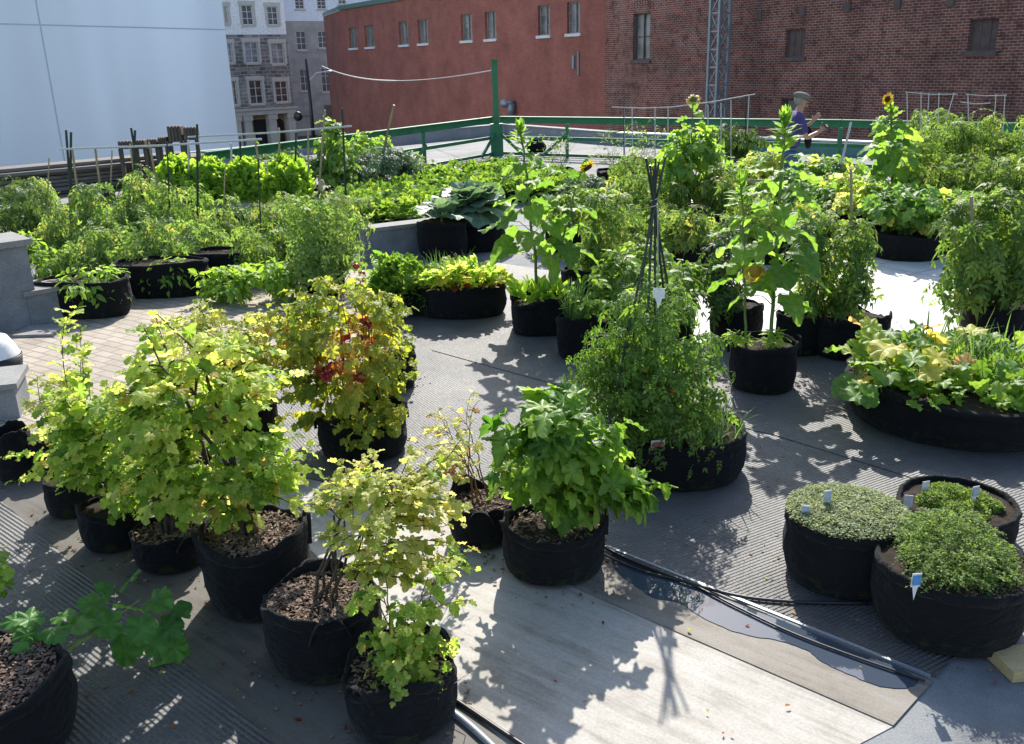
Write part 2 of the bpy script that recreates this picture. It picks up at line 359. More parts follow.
M['discgreen'] = noise_mat('green_seed_disc', (.06, .08, .012), (.16, .17, .03), 60, .9, .8, .01)
M['tomred'] = plain('ripe_tomato', (.5, .045, .015), .25, .5)
M['tomorange'] = plain('half_ripe_tomato', (.55, .16, .02), .25, .5)
M['bamboo'] = noise_mat('bamboo_cane', (.22, .16, .08), (.42, .34, .2), 12, .6, .2, .003, stretch=(1, 1, .15))
M['darkstake'] = plain('dark_green_stake', (.02, .035, .025), .45)
M['white_pvc'] = plain('weathered_white_pole', (.5, .5, .47), .5)
M['white'] = plain('white_plastic', (.72, .72, .7), .4)
M['greenpaint'] = noise_mat('green_paint', (.012, .1, .04), (.02, .15, .06), 2.5, .5, .12, .004, spec=.4, c3=(.03, .18, .08))
M['wood_grey'] = noise_mat('weathered_grey_wood', (.09, .08, .07), (.22, .2, .18), 4, .85, .5, .01, stretch=(.3, 6, 6))
M['wood_dark'] = noise_mat('old_brown_wood', (.05, .04, .03), (.13, .105, .085), 5, .85, .5, .01, stretch=(4, 4, .5))
M['wood_pale'] = noise_mat('pale_wood', (.38, .28, .13), (.52, .4, .2), 5, .65, .2, .004, stretch=(1, 6, 6))
M['blackplastic'] = plain('black_plastic', (.015, .015, .016), .4)
M['metal'] = plain('grey_metal', (.24, .27, .3), .45, .5, .3)

# ---------------------------------------------------------------- plant builders
def clump(p, f, ph): return .5 + .5 * (np.sin(p[:, 0] * f + ph) * np.sin(p[:, 1] * f * 1.1 + 2 * ph) + np.sin(p[:, 2] * f * .9 + ph * 3)) * .6
SUN_D = np.array((.1 * math.cos(rad(40)), .99 * math.cos(rad(40)), math.sin(rad(40))))
def crown_pts(rng, k, shape, off, zb, top, R, Ry=None, lobes=0):
    Ry = Ry or R
    if lobes:
        out = []; h = top - zb
        for j in range(lobes):
            a = rng.random() * 2 * PI; q = rng.random() ** .5 * .68; n_ = k // lobes + (1 if j < k % lobes else 0)
            if not n_: continue
            if shape == 'column':
                tp = zb + h * (1 if j == 0 else .42 + .58 * rng.random()); rr = R * (.24 + .22 * rng.random())
                out.append(crown_pts(rng, n_, 'spire', (off[0] + R * q * math.cos(a), off[1] + Ry * q * math.sin(a)), zb, tp, rr))
            else:
                cz = zb + h * (.3 + .45 * rng.random()); rz = h * (.2 + .12 * rng.random()); rr = R * (.34 + .2 * rng.random())
                if j == 0: cz = top - rz
                if j == 1: cz = zb + rz
                out.append(crown_pts(rng, n_, 'ellipsoid', (off[0] + R * q * math.cos(a), off[1] + Ry * q * math.sin(a)), cz - rz, min(cz + rz, top), rr))
        return np.vstack(out)
    u = rng.normal(size=(k, 3)); u /= np.linalg.norm(u, axis=1, keepdims=True)
    u *= (rng.random((k, 1)) ** .25) * .99
    az = np.arctan2(u[:, 1], u[:, 0]); ph = rng.random(4) * 6
    lump = 1 + .16 * np.sin(2 * az + ph[0]) + .12 * np.sin(3 * az + ph[1] + 3 * u[:, 2]) + .1 * np.sin(5 * az + ph[2] + 4 * u[:, 2])
    c = (zb + top) / 2; rz = (top - zb) / 2
    if shape == 'mound': z = zb + np.abs(u[:, 2]) * (top - zb); lump2 = lump
    elif shape == 'column':
        z = zb + rng.random(k) * (top - zb); rr = rng.random(k) ** .4; t = (z - zb) / (top - zb)
        w = (.75 + .35 * np.sin(PI * (t * .9 + .1))) * np.where(t > .8, 1 - 2.2 * (t - .8), 1)
        u[:, 0] = np.cos(az) * rr * w; u[:, 1] = np.sin(az) * rr * w
    elif shape == 'spire':
        t = rng.random(k) ** .85; z = zb + t * (top - zb); rr = rng.random(k) ** .5; w = (.8 + .5 * np.sin(PI * np.clip(t * 1.05, 0, 1))) * np.where(t > .6, 1 - 1.9 * (t - .6), 1)
        u[:, 0] = np.cos(az) * rr * w; u[:, 1] = np.sin(az) * rr * w
    elif shape == 'cone':
        t = 1 - np.sqrt(rng.random(k)); z = zb + t * (top - zb); rr = np.sqrt(rng.random(k)) * (1 - t * .85)
        u[:, 0] = np.cos(az) * rr; u[:, 1] = np.sin(az) * rr
    else: z = c + u[:, 2] * rz
    return np.stack([off[0] + u[:, 0] * R * lump, off[1] + u[:, 1] * Ry * lump, z], 1)
def shrub(root, rng, z0, top, R, off=(0, 0), zb=None, shape='ellipsoid', limbs=5, twigs=40, leaf='lobed', ls=.07, gap=.04, mat='green', smat='stem_brown', sr=.012, base_r=.05,
          tw_r=.0025, start=.2, updir=.35, droop=.25, tint=(.45, .22), tintf=None, extra=None, rim=0, petiole=.4, Ry=None, lname='foliage', sides=5, narrow=1.0, limb_top=.85, face=.25, lobes=0):
    if leaf != 'tiny': twigs = int(twigs * 1.75); gap *= .82; ls *= 1.05 if leaf == 'lobed' else 1.15
    zb = z0 + .25 * (top - z0) if zb is None else zb
    sm = MB(); cx = np.array([off[0], off[1], (zb + top) / 2])
    lt = crown_pts(rng, limbs, 'ellipsoid' if shape == 'mound' else shape, off, zb + .45 * (top - zb), zb + limb_top * (top - zb), R * .6, (Ry or R) * .6)
    limbsP = []
    for i in range(limbs):
        a = 2 * PI * i / limbs + rng.random(); b = np.array([base_r * math.cos(a) * rng.random() ** .5, base_r * math.sin(a) * rng.random() ** .5, z0 - .02])
        c = b * .5 + lt[i] * .5; c[:2] = b[:2] * .75 + lt[i][:2] * .25; c[:2] += rng.normal(size=2) * .03
        P = bez(b, c, lt[i], 9); P[2:-1] += rng.normal(size=(6, 3)) * .012 * min(1, R * 3); limbsP.append(P)
        sm.tube(P, np.linspace(sr, sr * .35, 9), sides)
    tg = crown_pts(rng, twigs, shape, off, zb, top, R, Ry, lobes)
    if extra is not None: tg = np.vstack([tg, np.array(extra, float)])
    pos = []; dr = []; nm = []; sz = []
    allp = np.vstack(limbsP)
    for ti, T in enumerate(tg):
        dd = np.linalg.norm((allp - T) * np.array([1, 1, 1.0]), axis=1) + np.where(allp[:, 2] > T[2] + .05, .25, 0) + np.where((np.arange(len(allp)) % 9) < 2, .12, 0)
        b = allp[np.argmin(dd + rng.random(len(dd)) * .12)]
        ln = np.linalg.norm(T - b)
        if ln < .02: continue
        c = (b + T) / 2 + np.array([0, 0, updir * ln * .5]) + rng.normal(size=3) * .1 * ln
        P = bez(b, c, T, 7); sm.tube(P, np.linspace(max(tw_r, sr * .3), tw_r * .7, 7), 4 if sides < 5 else 5, cap=False)
        k = max(2, int(ln / gap * (1 - start)) + 1); ts = start + (1 - start) * (np.arange(k) + rng.random(k) * .6) / k; ts[-1] = 1
        idx = np.clip(ts * 6, 0, 5.999); i0 = idx.astype(int); fr = (idx - i0)[:, None]
        pp = P[i0] * (1 - fr) + P[i0 + 1] * fr; tan = norm(P[i0 + 1] - P[i0])
        az = np.arange(k) * 2.4 + rng.random() * 6
        out = np.stack([np.cos(az), np.sin(az), np.zeros(k)], 1)
        rad_ = pp - cx; rad_[:, 2] *= .3
        d = norm(out + .55 * tan + .5 * norm(rad_) + rng.normal(size=(k, 3)) * .25); d[:, 2] -= droop * (.6 + rng.random(k) * .9)
        s = ls * (.55 + .6 * rng.random(k)) * np.where(ts > .93, .75, 1)
        pos.append(pp + norm(d) * (s * petiole)[:, None] * np.array([1, 1, .2]) + np.array([0, 0, 1]) * (s * petiole * .35)[:, None]); dr.append(d)
        nm.append(np.array([0, 0, 1.0]) + face * norm(rad_) + rng.normal(size=(k, 3)) * .45); sz.append(s)
        if petiole > .3 and sides >= 5:
            for j in range(k): sm.tube([pp[j], pos[-1][j]], tw_r * .5, 3, cap=False)
    pos = np.vstack(pos); dr = np.vstack(dr); nm = np.vstack(nm); sz = np.concatenate(sz)
    ti = rng.normal(tint[0], tint[1], len(pos)) + (clump(pos, 9, rng.random() * 6) - .5) * .25
    if tintf: ti = tintf(pos, ti, rng)
    sm.build('stems', M[smat], root, True)
    o = build_leaves(lname, leaf, pos, dr, nm, sz, np.clip(ti, 0, 1), M[mat], root, rng, narrow)
    return o
def leaf_scatter(root, rng, pts, leaf, ls, mat, tint=(.5, .22), outc=None, up=.5, droop=0, name='foliage', jitter=.5, width=1.0):
    k = len(pts); az = rng.random(k) * 2 * PI
    d = np.stack([np.cos(az), np.sin(az), np.zeros(k)], 1)
    if outc is not None: d = d * .6 + norm(pts - np.asarray(outc))
    d[:, 2] += up - droop * rng.random(k)
    n = np.array([0, 0, 1.0]) + rng.normal(size=(k, 3)) * jitter
    return build_leaves(name, leaf, pts, d, n, ls * (.6 + .6 * rng.random(k)), np.clip(rng.normal(tint[0], tint[1], k) + (clump(pts, 11, 1.3) - .5) * .3, 0, 1), M[mat], root, rng, width)
def blades(root, rng, bases, length, w, mat, spread=.35, name='blades', bend=.4, tint=(.5, .25)):
    V = []; T = []; C = []; U = []; o = 0; S = 5
    for b in bases:
        az = rng.random() * 2 * PI; l = length * (.55 + .5 * rng.random()); sp = spread * rng.random() ** .7; bd = bend * rng.random()
        dirv = np.array([math.cos(az), math.sin(az), 0]); side = np.array([-dirv[1], dirv[0], 0])
        t = np.linspace(0, 1, S); P = np.asarray(b) + np.outer(t * l * sp + bd * l * t ** 3 * .7, dirv) + np.outer(l * (t - .4 * bd * t ** 3), (0, 0, 1))
        ww = w * np.array([.8, 1, .9, .6, .05])
        V.append(np.stack([P - side * ww[:, None] / 2, P + side * ww[:, None] / 2], 1).reshape(-1, 3)); U.append(np.stack([np.tile([0.2, .8], S), np.repeat(t, 2)], 1))
        for i in range(S - 1): T += [(o + 2 * i, o + 2 * i + 1, o + 2 * i + 3), (o + 2 * i, o + 2 * i + 3, o + 2 * i + 2)]
        C.append(np.full(2 * S, np.clip(rng.normal(*tint), 0, 1))); o += 2 * S
    return raw_mesh(name, np.vstack(V), np.array(T), M[mat], root, np.vstack(U), np.concatenate(C))
def disc_pts(rng, k, r, z=0, off=(0, 0), ry=None):
    a = rng.random(k) * 2 * PI; q = np.sqrt(rng.random(k))
    return np.stack([off[0] + q * r * np.cos(a), off[1] + q * (ry or r) * np.sin(a), np.full(k, z)], 1)
def sunhead(root, rng, c, face, r, style='flower'):
    f = Vector(face).normalized(); q = f.to_track_quat('Z', 'Y').to_matrix(); q4 = Matrix.Translation(Vector(c)) @ q.to_4x4()
    m = MB(); tmp = MB(); tmp.lathe([(.001, .012), (r * .25, .02), (r * .45, .016), (r * .56, 0), (r * .5, -.02), (r * .2, -.05), (.012, -.07)], 20)
    m.add([q4 @ Vector(v) for v in tmp.v], tmp.f)
    h = m.build('flower_head', M['disc' if style == 'flower' else 'discgreen'], root, True)
    qn = np.array(q); 
    def ring(k, rr, tilt, ln, mat, name, zz, kind='lance', wd=1.6):
        a = np.arange(k) * 2 * PI / k + rng.random(k) * .15
        base = np.stack([np.cos(a) * rr, np.sin(a) * rr, np.full(k, zz)], 1); d = np.stack([np.cos(a), np.sin(a), tilt + rng.normal(size=k) * .18], 1)
        n = np.stack([np.cos(a) * -.2, np.sin(a) * -.2, np.ones(k)], 1) + rng.normal(size=(k, 3)) * .15
        build_leaves(name, kind, base @ qn.T + np.array(c), d @ qn.T, n @ qn.T, ln * (.8 + .4 * rng.random(k)), rng.random(k), M[mat], h, rng, wd)
    ring(26, r * .5, .12 if style != 'spent' else -.3, r * .62, 'petal' if style == 'flower' else 'drypetal', 'petals', 0)
    ring(18, r * .42, -.35, r * .5, 'sunleaf', 'sepals', -.02)
    return h
def sunflower(root, rng, z0, top, base=(0, 0), lean=(0, 0), n=26, ls=.16, head=None, r=.08, bare=.22, sr=.014, lower=1.0, face=(-.3, -.8, .2), bud=True, name='stalk', droop=.3):
    P = bez((base[0], base[1], z0 - .02), (base[0] + lean[0] * .3, base[1] + lean[1] * .3, z0 + .5 * (top - z0)), (base[0] + lean[0], base[1] + lean[1], top), 16)
    P[2:-2, :2] += rng.normal(size=(12, 2)) * .006
    sm = MB(); sm.tube(P, np.linspace(sr, sr * .55, 16), 7)
    pos = []; d = []; nn = []; sz = []
    for i in range(n):
        t = bare + (1 - bare) * (i / (n - 1)) ** .85; idx = min(t * 15, 14.99); j = int(idx); p = P[j] * (1 - idx + j) + P[j + 1] * (idx - j)
        az = i * 2.4 + rng.random() * .5; s = ls * (lower * (1 - t) + .25 + .75 * math.sin(PI * min(1, t * .75 + .2))) * (.8 + .3 * rng.random())
        if t > .9: s *= .6
        pl = s * (.75 if t < .85 else .2); o = np.array([math.cos(az), math.sin(az), 0])
        q = p + o * pl + np.array([0, 0, pl * (.45 if t < .85 else .9)])
        mid = p + o * pl * .5 + np.array([0, 0, pl * .42])
        sm.tube([p, mid, q], [.0045, .0035, .003], 4, cap=False)
        pos.append(q); d.append(o + np.array([0, 0, (-droop * (1.3 - t) - .5 * rng.random() * droop * 2) if t < .85 else .9])); nn.append(np.array([o[0] * .5, o[1] * .5, 1]) + rng.normal(size=3) * .3); sz.append(s)
    stk = sm.build(name, M['stem_green'], root, True)
    build_leaves('foliage', 'heart', np.array(pos), np.array(d), np.array(nn), np.array(sz), np.clip(rng.normal(.5, .22, n), 0, 1), M['sunleaf'], root, rng)
    if head: 
        f = Vector(face).normalized(); sunhead(root, rng, tuple(Vector(P[-1]) + f * .06), face, r, head)
    elif bud:
        k = 34; az = np.arange(k) * 2.4; tt = np.arange(k) / k
        base_ = P[-1] + np.stack([np.cos(az) * .012, np.sin(az) * .012, -.16 + .2 * tt], 1); dd = np.stack([np.cos(az), np.sin(az), .3 + 1.4 * tt], 1)
        build_leaves('bud_leaves', 'lance', base_, dd, np.stack([np.cos(az), np.sin(az), np.ones(k)], 1), ls * (.75 - .4 * tt), rng.random(k), M['sunleaf'], root, rng, 1.5)
def fruits(root, rng, pts, r=.03, mats=('tomred', 'tomorange')):
    for p in pts:
        m = MB(); rr = r * (.8 + .4 * rng.random()); m.ball((0, 0, 0), rr, 10, 7, (1, 1, .88)); o = m.build('tomato', M[mats[int(rng.integers(0, len(mats)))]], root, True, p)

# ---------------------------------------------------------------- containers
def grow_bag(root, rng, r, h, ry=None, handles=None, soil=.8, wob=.026, mat='bag', chips=0, fold=True, slump=.055, seg=56, taper=.95, square=0, peaks=None):
    sy = (ry or r) / r; ph = rng.random(8) * 6
    so = h * soil; t = .012
    prof = [(r * .0, .002), (r * .86 * taper, .002), (r * .965 * taper, .018), (r * .99 * taper, h * .12), (r * 1.0, h * .3), (r * 1.012, h * .5), (r * 1.0, h * .7), (r * .985, h * .84), (r * .985, h * .862), (r * 1.012, h * .868), (r * 1.008, h * .96), (r * .995, h * 1.0), (r * .965, h * 1.012), (r * .94, h * 1.0), (r * .925, h * .94), (r * .92, so - .03)]
    def fn(v, a, i):
        z = v[2]; f = z / h
        k = 1 + wob * (math.sin(2 * a + ph[0]) + .6 * math.sin(3 * a + ph[1] + 2.5 * f)) + wob * .55 * math.sin(7 * a + ph[2] + 5 * f) * (.3 + f) + wob * .3 * math.sin(13 * a + ph[3] - 4 * f) * f
        k += -.012 * math.exp(-((f - (.3 + .05 * math.sin(3 * a + ph[6]))) / .05) ** 2) + -.012 * math.exp(-((f - (.62 + .07 * math.sin(2 * a + ph[7]))) / .05) ** 2)
        k += .012 * math.sin(17 * a + 9 * f + ph[5]) * math.sin(6 * f + ph[6] + 2 * a) + .009 * math.sin(23 * a - 14 * f + ph[7]) * f
        if square: k *= 1 + square * (.5 - .5 * math.cos(4 * a)) * .5 - square * .12
        dz = (slump * (math.sin(2 * a + ph[4]) + .7 * math.sin(3 * a + ph[5]) + .3 * math.sin(8 * a + ph[2]) + .22 * math.sin(15 * a + ph[1])) * h) * max(0, f - .45) / .55 if i > 3 else 0
        if i > 14: dz = 0
        if peaks and i > 5 and i < 15:
            for (pa, pz, pw) in peaks:
                dd = math.atan2(math.sin(a - pa), math.cos(a - pa)); dz += pz * math.exp(-(dd / pw) ** 2) * max(0, f - .5) * 2
        return (v[0] * k, v[1] * k * sy, z + dz)
    m = MB(); m.lathe(prof, seg, fn); o = m.build('grow_bag', M[mat], root, True)
    if handles is not None:
        for ha in handles:
            for da in (0, PI):
                a0 = ha + da; m = MB(); pts = []
                for q in np.linspace(-1, 1, 13):
                    aa = a0 + q * .34; pts.append(Vector((math.cos(aa) * r * (1.03 + .02 * (1 - q * q)), math.sin(aa) * r * 1.03 * sy, h * .72 + (1 - abs(q) ** 2.6) * h * .36)))
                for p0, p1 in zip(pts[:-1], pts[1:]): m.bar(p0, p1, .004, .022, (math.cos(a0), math.sin(a0), 0))
                m.build('handle', M['bagdull'], root)
    s = MB(); rings = 9; 
    def sf(v, a, i):
        q = 1 + wob * (math.sin(2 * a + ph[0]) + .6 * math.sin(3 * a + ph[1] + 2))
        z = v[2] + (math.sin(v[0] * 31 + ph[1]) * math.sin(v[1] * 27 + ph[2]) * .009 + math.sin(v[0] * 71) * math.sin(v[1] * 63 + 1) * .005 if i < rings else 0)
        return (v[0] * q, v[1] * q * sy, z)
    s.lathe([(max(.001, r * .955 * k / rings), so + .012 * math.cos(PI * .5 * k / rings)) for k in range(rings + 1)], 40, sf)
    so_ = s.build('soil', M['soil'], root, True)
    if chips:
        c = MB()
        for p in disc_pts(rng, int(chips * 2.4), r * .9, so, ry=(ry or r) * .88):
            l = .004 + .013 * rng.random() ** 1.5; w = .0025 + .0045 * rng.random()
            mt = Matrix.Translation((p[0], p[1], so + .012 + .008 * rng.random())) @ Matrix.Rotation(rng.random() * 6.3, 4, 'Z') @ Matrix.Rotation(rng.normal() * .35, 4, 'X') @ Matrix.Rotation(rng.normal() * .35, 4, 'Y')
            c.box((-l, -w, -.0015), (l, w, .0015), mt)
        tag(c.build('bark_mulch', M['bark'], root), kind='stuff')
    return so
def pot_px(cx, w, yb, yr):                 # survey: bag from its outline in the photograph -> centre, radius, height
    fr = gp(cx, yb, .01); u = Vector((fr.x, fr.y, 0)).normalized()
    t = (fr - CAM).dot(_fw); r = w / 2 * t / F
    for _ in range(4): r = w / 2 * (t + r * u.y * math.cos(PITCH)) / F
    top = at_dist(cx, yr, hd(fr))
    c = fr + u * r
    return Vector((c.x, c.y, .012)), r, max(top.z, .1)
def h_px(c, x, y): return at_dist(x, y, hd(c)).z - c.z      # height over the base of what shows at this pixel above point c
def w_px(c, w): return w / F * (c - CAM).dot(_fw)
def off_px(c, dx): 
    return w_px(c, dx)
# ---------------------------------------------------------------- world, sun, camera
def setup():
    w = bpy.data.worlds.new('World'); SC.world = w; w.use_nodes = True; nt = w.node_tree; nt.nodes.clear()
    sky = nt.nodes.new('ShaderNodeTexSky'); sky.sky_type = 'NISHITA'; sky.sun_disc = False; sky.sun_elevation = rad(SUN_EL); sky.sun_rotation = rad(SUN_AZ); sky.dust_density = 1.2
    bg = nt.nodes.new('ShaderNodeBackground'); bg.inputs[1].default_value = SKY_STR; o = nt.nodes.new('ShaderNodeOutputWorld')
    nt.links.new(sky.outputs[0], bg.inputs[0]); nt.links.new(bg.outputs[0], o.inputs[0])
    s = bpy.data.lights.new('sun', 'SUN'); s.energy = SUN_STR; s.angle = rad(.53); s.color = (1, .95, .86)
    so = bpy.data.objects.new('sun', s); COL.objects.link(so)
    d = Vector((math.sin(rad(SUN_AZ)) * math.cos(rad(SUN_EL)), math.cos(rad(SUN_AZ)) * math.cos(rad(SUN_EL)), math.sin(rad(SUN_EL))))
    so.rotation_euler = (-d).to_track_quat('-Z', 'Y').to_euler(); so.location = (0, 0, 30)
    c = bpy.data.cameras.new('camera'); c.sensor_width = 36; c.lens = F / 1024 * 36; c.clip_end = 2000; c.clip_start = .05
    co = bpy.data.objects.new('camera', c); COL.objects.link(co)
    m = Matrix((CR, CU, -_fw)).transposed().to_4x4(); m.translation = CAM; co.matrix_world = m
    SC.camera = co
    SC.view_settings.view_transform = 'Standard'; SC.view_settings.look = 'None'; SC.view_settings.exposure = EXPO; SC.view_settings.gamma = 1
SUN_EL, SUN_AZ, SUN_STR, SKY_STR, EXPO = 40, 6, 4.7, .145, 1.02
setup()

# ---------------------------------------------------------------- setting materials
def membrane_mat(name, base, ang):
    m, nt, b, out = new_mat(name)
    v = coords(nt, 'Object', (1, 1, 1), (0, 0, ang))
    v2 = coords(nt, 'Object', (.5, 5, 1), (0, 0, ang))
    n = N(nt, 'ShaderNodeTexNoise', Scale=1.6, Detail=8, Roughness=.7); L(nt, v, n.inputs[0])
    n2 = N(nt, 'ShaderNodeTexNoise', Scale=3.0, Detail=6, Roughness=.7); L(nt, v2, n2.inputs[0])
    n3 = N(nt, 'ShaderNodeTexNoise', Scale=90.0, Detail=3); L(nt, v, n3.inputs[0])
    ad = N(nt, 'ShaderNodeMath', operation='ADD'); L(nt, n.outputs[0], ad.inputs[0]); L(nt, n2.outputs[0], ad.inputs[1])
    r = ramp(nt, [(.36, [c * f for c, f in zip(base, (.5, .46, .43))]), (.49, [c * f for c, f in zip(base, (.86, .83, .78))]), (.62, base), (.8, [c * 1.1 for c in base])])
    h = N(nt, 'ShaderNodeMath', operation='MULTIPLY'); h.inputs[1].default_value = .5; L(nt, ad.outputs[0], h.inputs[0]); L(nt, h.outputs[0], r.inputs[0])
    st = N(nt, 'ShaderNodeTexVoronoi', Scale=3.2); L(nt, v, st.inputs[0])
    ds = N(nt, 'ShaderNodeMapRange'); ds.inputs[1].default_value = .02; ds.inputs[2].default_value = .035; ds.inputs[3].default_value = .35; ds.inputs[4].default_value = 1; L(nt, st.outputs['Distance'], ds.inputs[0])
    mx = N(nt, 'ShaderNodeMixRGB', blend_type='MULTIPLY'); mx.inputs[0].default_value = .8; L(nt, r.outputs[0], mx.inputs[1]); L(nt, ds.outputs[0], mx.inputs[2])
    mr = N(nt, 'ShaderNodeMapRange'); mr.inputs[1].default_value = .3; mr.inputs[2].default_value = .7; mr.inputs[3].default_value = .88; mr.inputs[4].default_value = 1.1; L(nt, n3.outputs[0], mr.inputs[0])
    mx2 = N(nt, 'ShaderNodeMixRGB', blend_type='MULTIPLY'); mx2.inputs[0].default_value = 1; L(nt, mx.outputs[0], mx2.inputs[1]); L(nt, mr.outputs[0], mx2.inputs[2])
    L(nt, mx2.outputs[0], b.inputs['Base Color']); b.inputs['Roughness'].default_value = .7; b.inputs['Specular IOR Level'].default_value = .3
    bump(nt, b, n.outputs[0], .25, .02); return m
def mat_rubber(name, ang, c1, c2, pitch_m=.034):
    m, nt, b, out = new_mat(name)
    v = coords(nt, 'Object', (1, 1, 1), (0, 0, ang))
    w = N(nt, 'ShaderNodeTexWave', wave_type='BANDS', bands_direction='X', wave_profile='SIN'); w.inputs['Scale'].default_value = 2 * PI / (20 * pitch_m) ; w.inputs['Distortion'].default_value = .25; w.inputs['Detail'].default_value = 1; L(nt, v, w.inputs[0])
    w2 = N(nt, 'ShaderNodeTexWave', wave_type='BANDS', bands_direction='Y', wave_profile='SIN'); w2.inputs['Scale'].default_value = 2 * PI / (20 * pitch_m * 1.0); L(nt, v, w2.inputs[0])
    mul = N(nt, 'ShaderNodeMath', operation='MULTIPLY_ADD'); mul.inputs[1].default_value = .35; L(nt, w2.outputs[0], mul.inputs[0]); L(nt, w.outputs[0], mul.inputs[2])
    n = N(nt, 'ShaderNodeTexNoise', Scale=1.3, Detail=8, Roughness=.72); L(nt, v, n.inputs[0])
    n3 = N(nt, 'ShaderNodeTexNoise', Scale=70.0, Detail=4); L(nt, v, n3.inputs[0])
    r = ramp(nt, [(.3, c1), (.7, c2)], n.outputs[0])
    mr = N(nt, 'ShaderNodeMapRange'); mr.inputs[1].default_value = .3; mr.inputs[2].default_value = .72; mr.inputs[3].default_value = .75; mr.inputs[4].default_value = 1.3; L(nt, n3.outputs[0], mr.inputs[0])
    mx = N(nt, 'ShaderNodeMixRGB', blend_type='MULTIPLY'); mx.inputs[0].default_value = 1; L(nt, r.outputs[0], mx.inputs[1]); L(nt, mr.outputs[0], mx.inputs[2])
    L(nt, mx.outputs[0], b.inputs['Base Color']); b.inputs['Roughness'].default_value = .56; b.inputs['Specular IOR Level'].default_value = .5
    sc_ = N(nt, 'ShaderNodeMath', operation='MULTIPLY_ADD'); sc_.inputs[1].default_value = 1.2; L(nt, n3.outputs[0], sc_.inputs[0]); L(nt, mul.outputs[0], sc_.inputs[2]); bump(nt, b, sc_.outputs[0], .8, .007); return m
def paver_mat(name, c1, c2, mortar, bw, bh, ang, offset=.5, msize=.012, bmp=.3, rough=.8):
    m, nt, b, out = new_mat(name)
    v = coords(nt, 'Object', (1, 1, 1), (0, 0, ang))
    br = N(nt, 'ShaderNodeTexBrick'); br.offset = offset; br.inputs['Scale'].default_value = 1; br.inputs['Brick Width'].default_value = bw; br.inputs['Row Height'].default_value = bh; br.inputs['Mortar Size'].default_value = msize; br.inputs['Mortar Smooth'].default_value = .2; br.inputs['Bias'].default_value = 0
    br.inputs['Color1'].default_value = (*c1, 1); br.inputs['Color2'].default_value = (*c2, 1); br.inputs['Mortar'].default_value = (*mortar, 1)
    L(nt, v, br.inputs[0])
    n = N(nt, 'ShaderNodeTexNoise', Scale=2.2, Detail=9, Roughness=.7); L(nt, v, n.inputs[0])
    mr = N(nt, 'ShaderNodeMapRange'); mr.inputs[1].default_value = .3; mr.inputs[2].default_value = .7; mr.inputs[3].default_value = .72; mr.inputs[4].default_value = 1.15; L(nt, n.outputs[0], mr.inputs[0])
    mx = N(nt, 'ShaderNodeMixRGB', blend_type='MULTIPLY'); mx.inputs[0].default_value = 1; L(nt, br.outputs[0], mx.inputs[1]); L(nt, mr.outputs[0], mx.inputs[2]); L(nt, mx.outputs[0], b.inputs['Base Color'])
    b.inputs['Roughness'].default_value = rough; inv = N(nt, 'ShaderNodeMath', operation='SUBTRACT'); inv.inputs[0].default_value = 1; L(nt, br.outputs['Fac'], inv.inputs[1]); bump(nt, b, inv.outputs[0], bmp, .008); return m
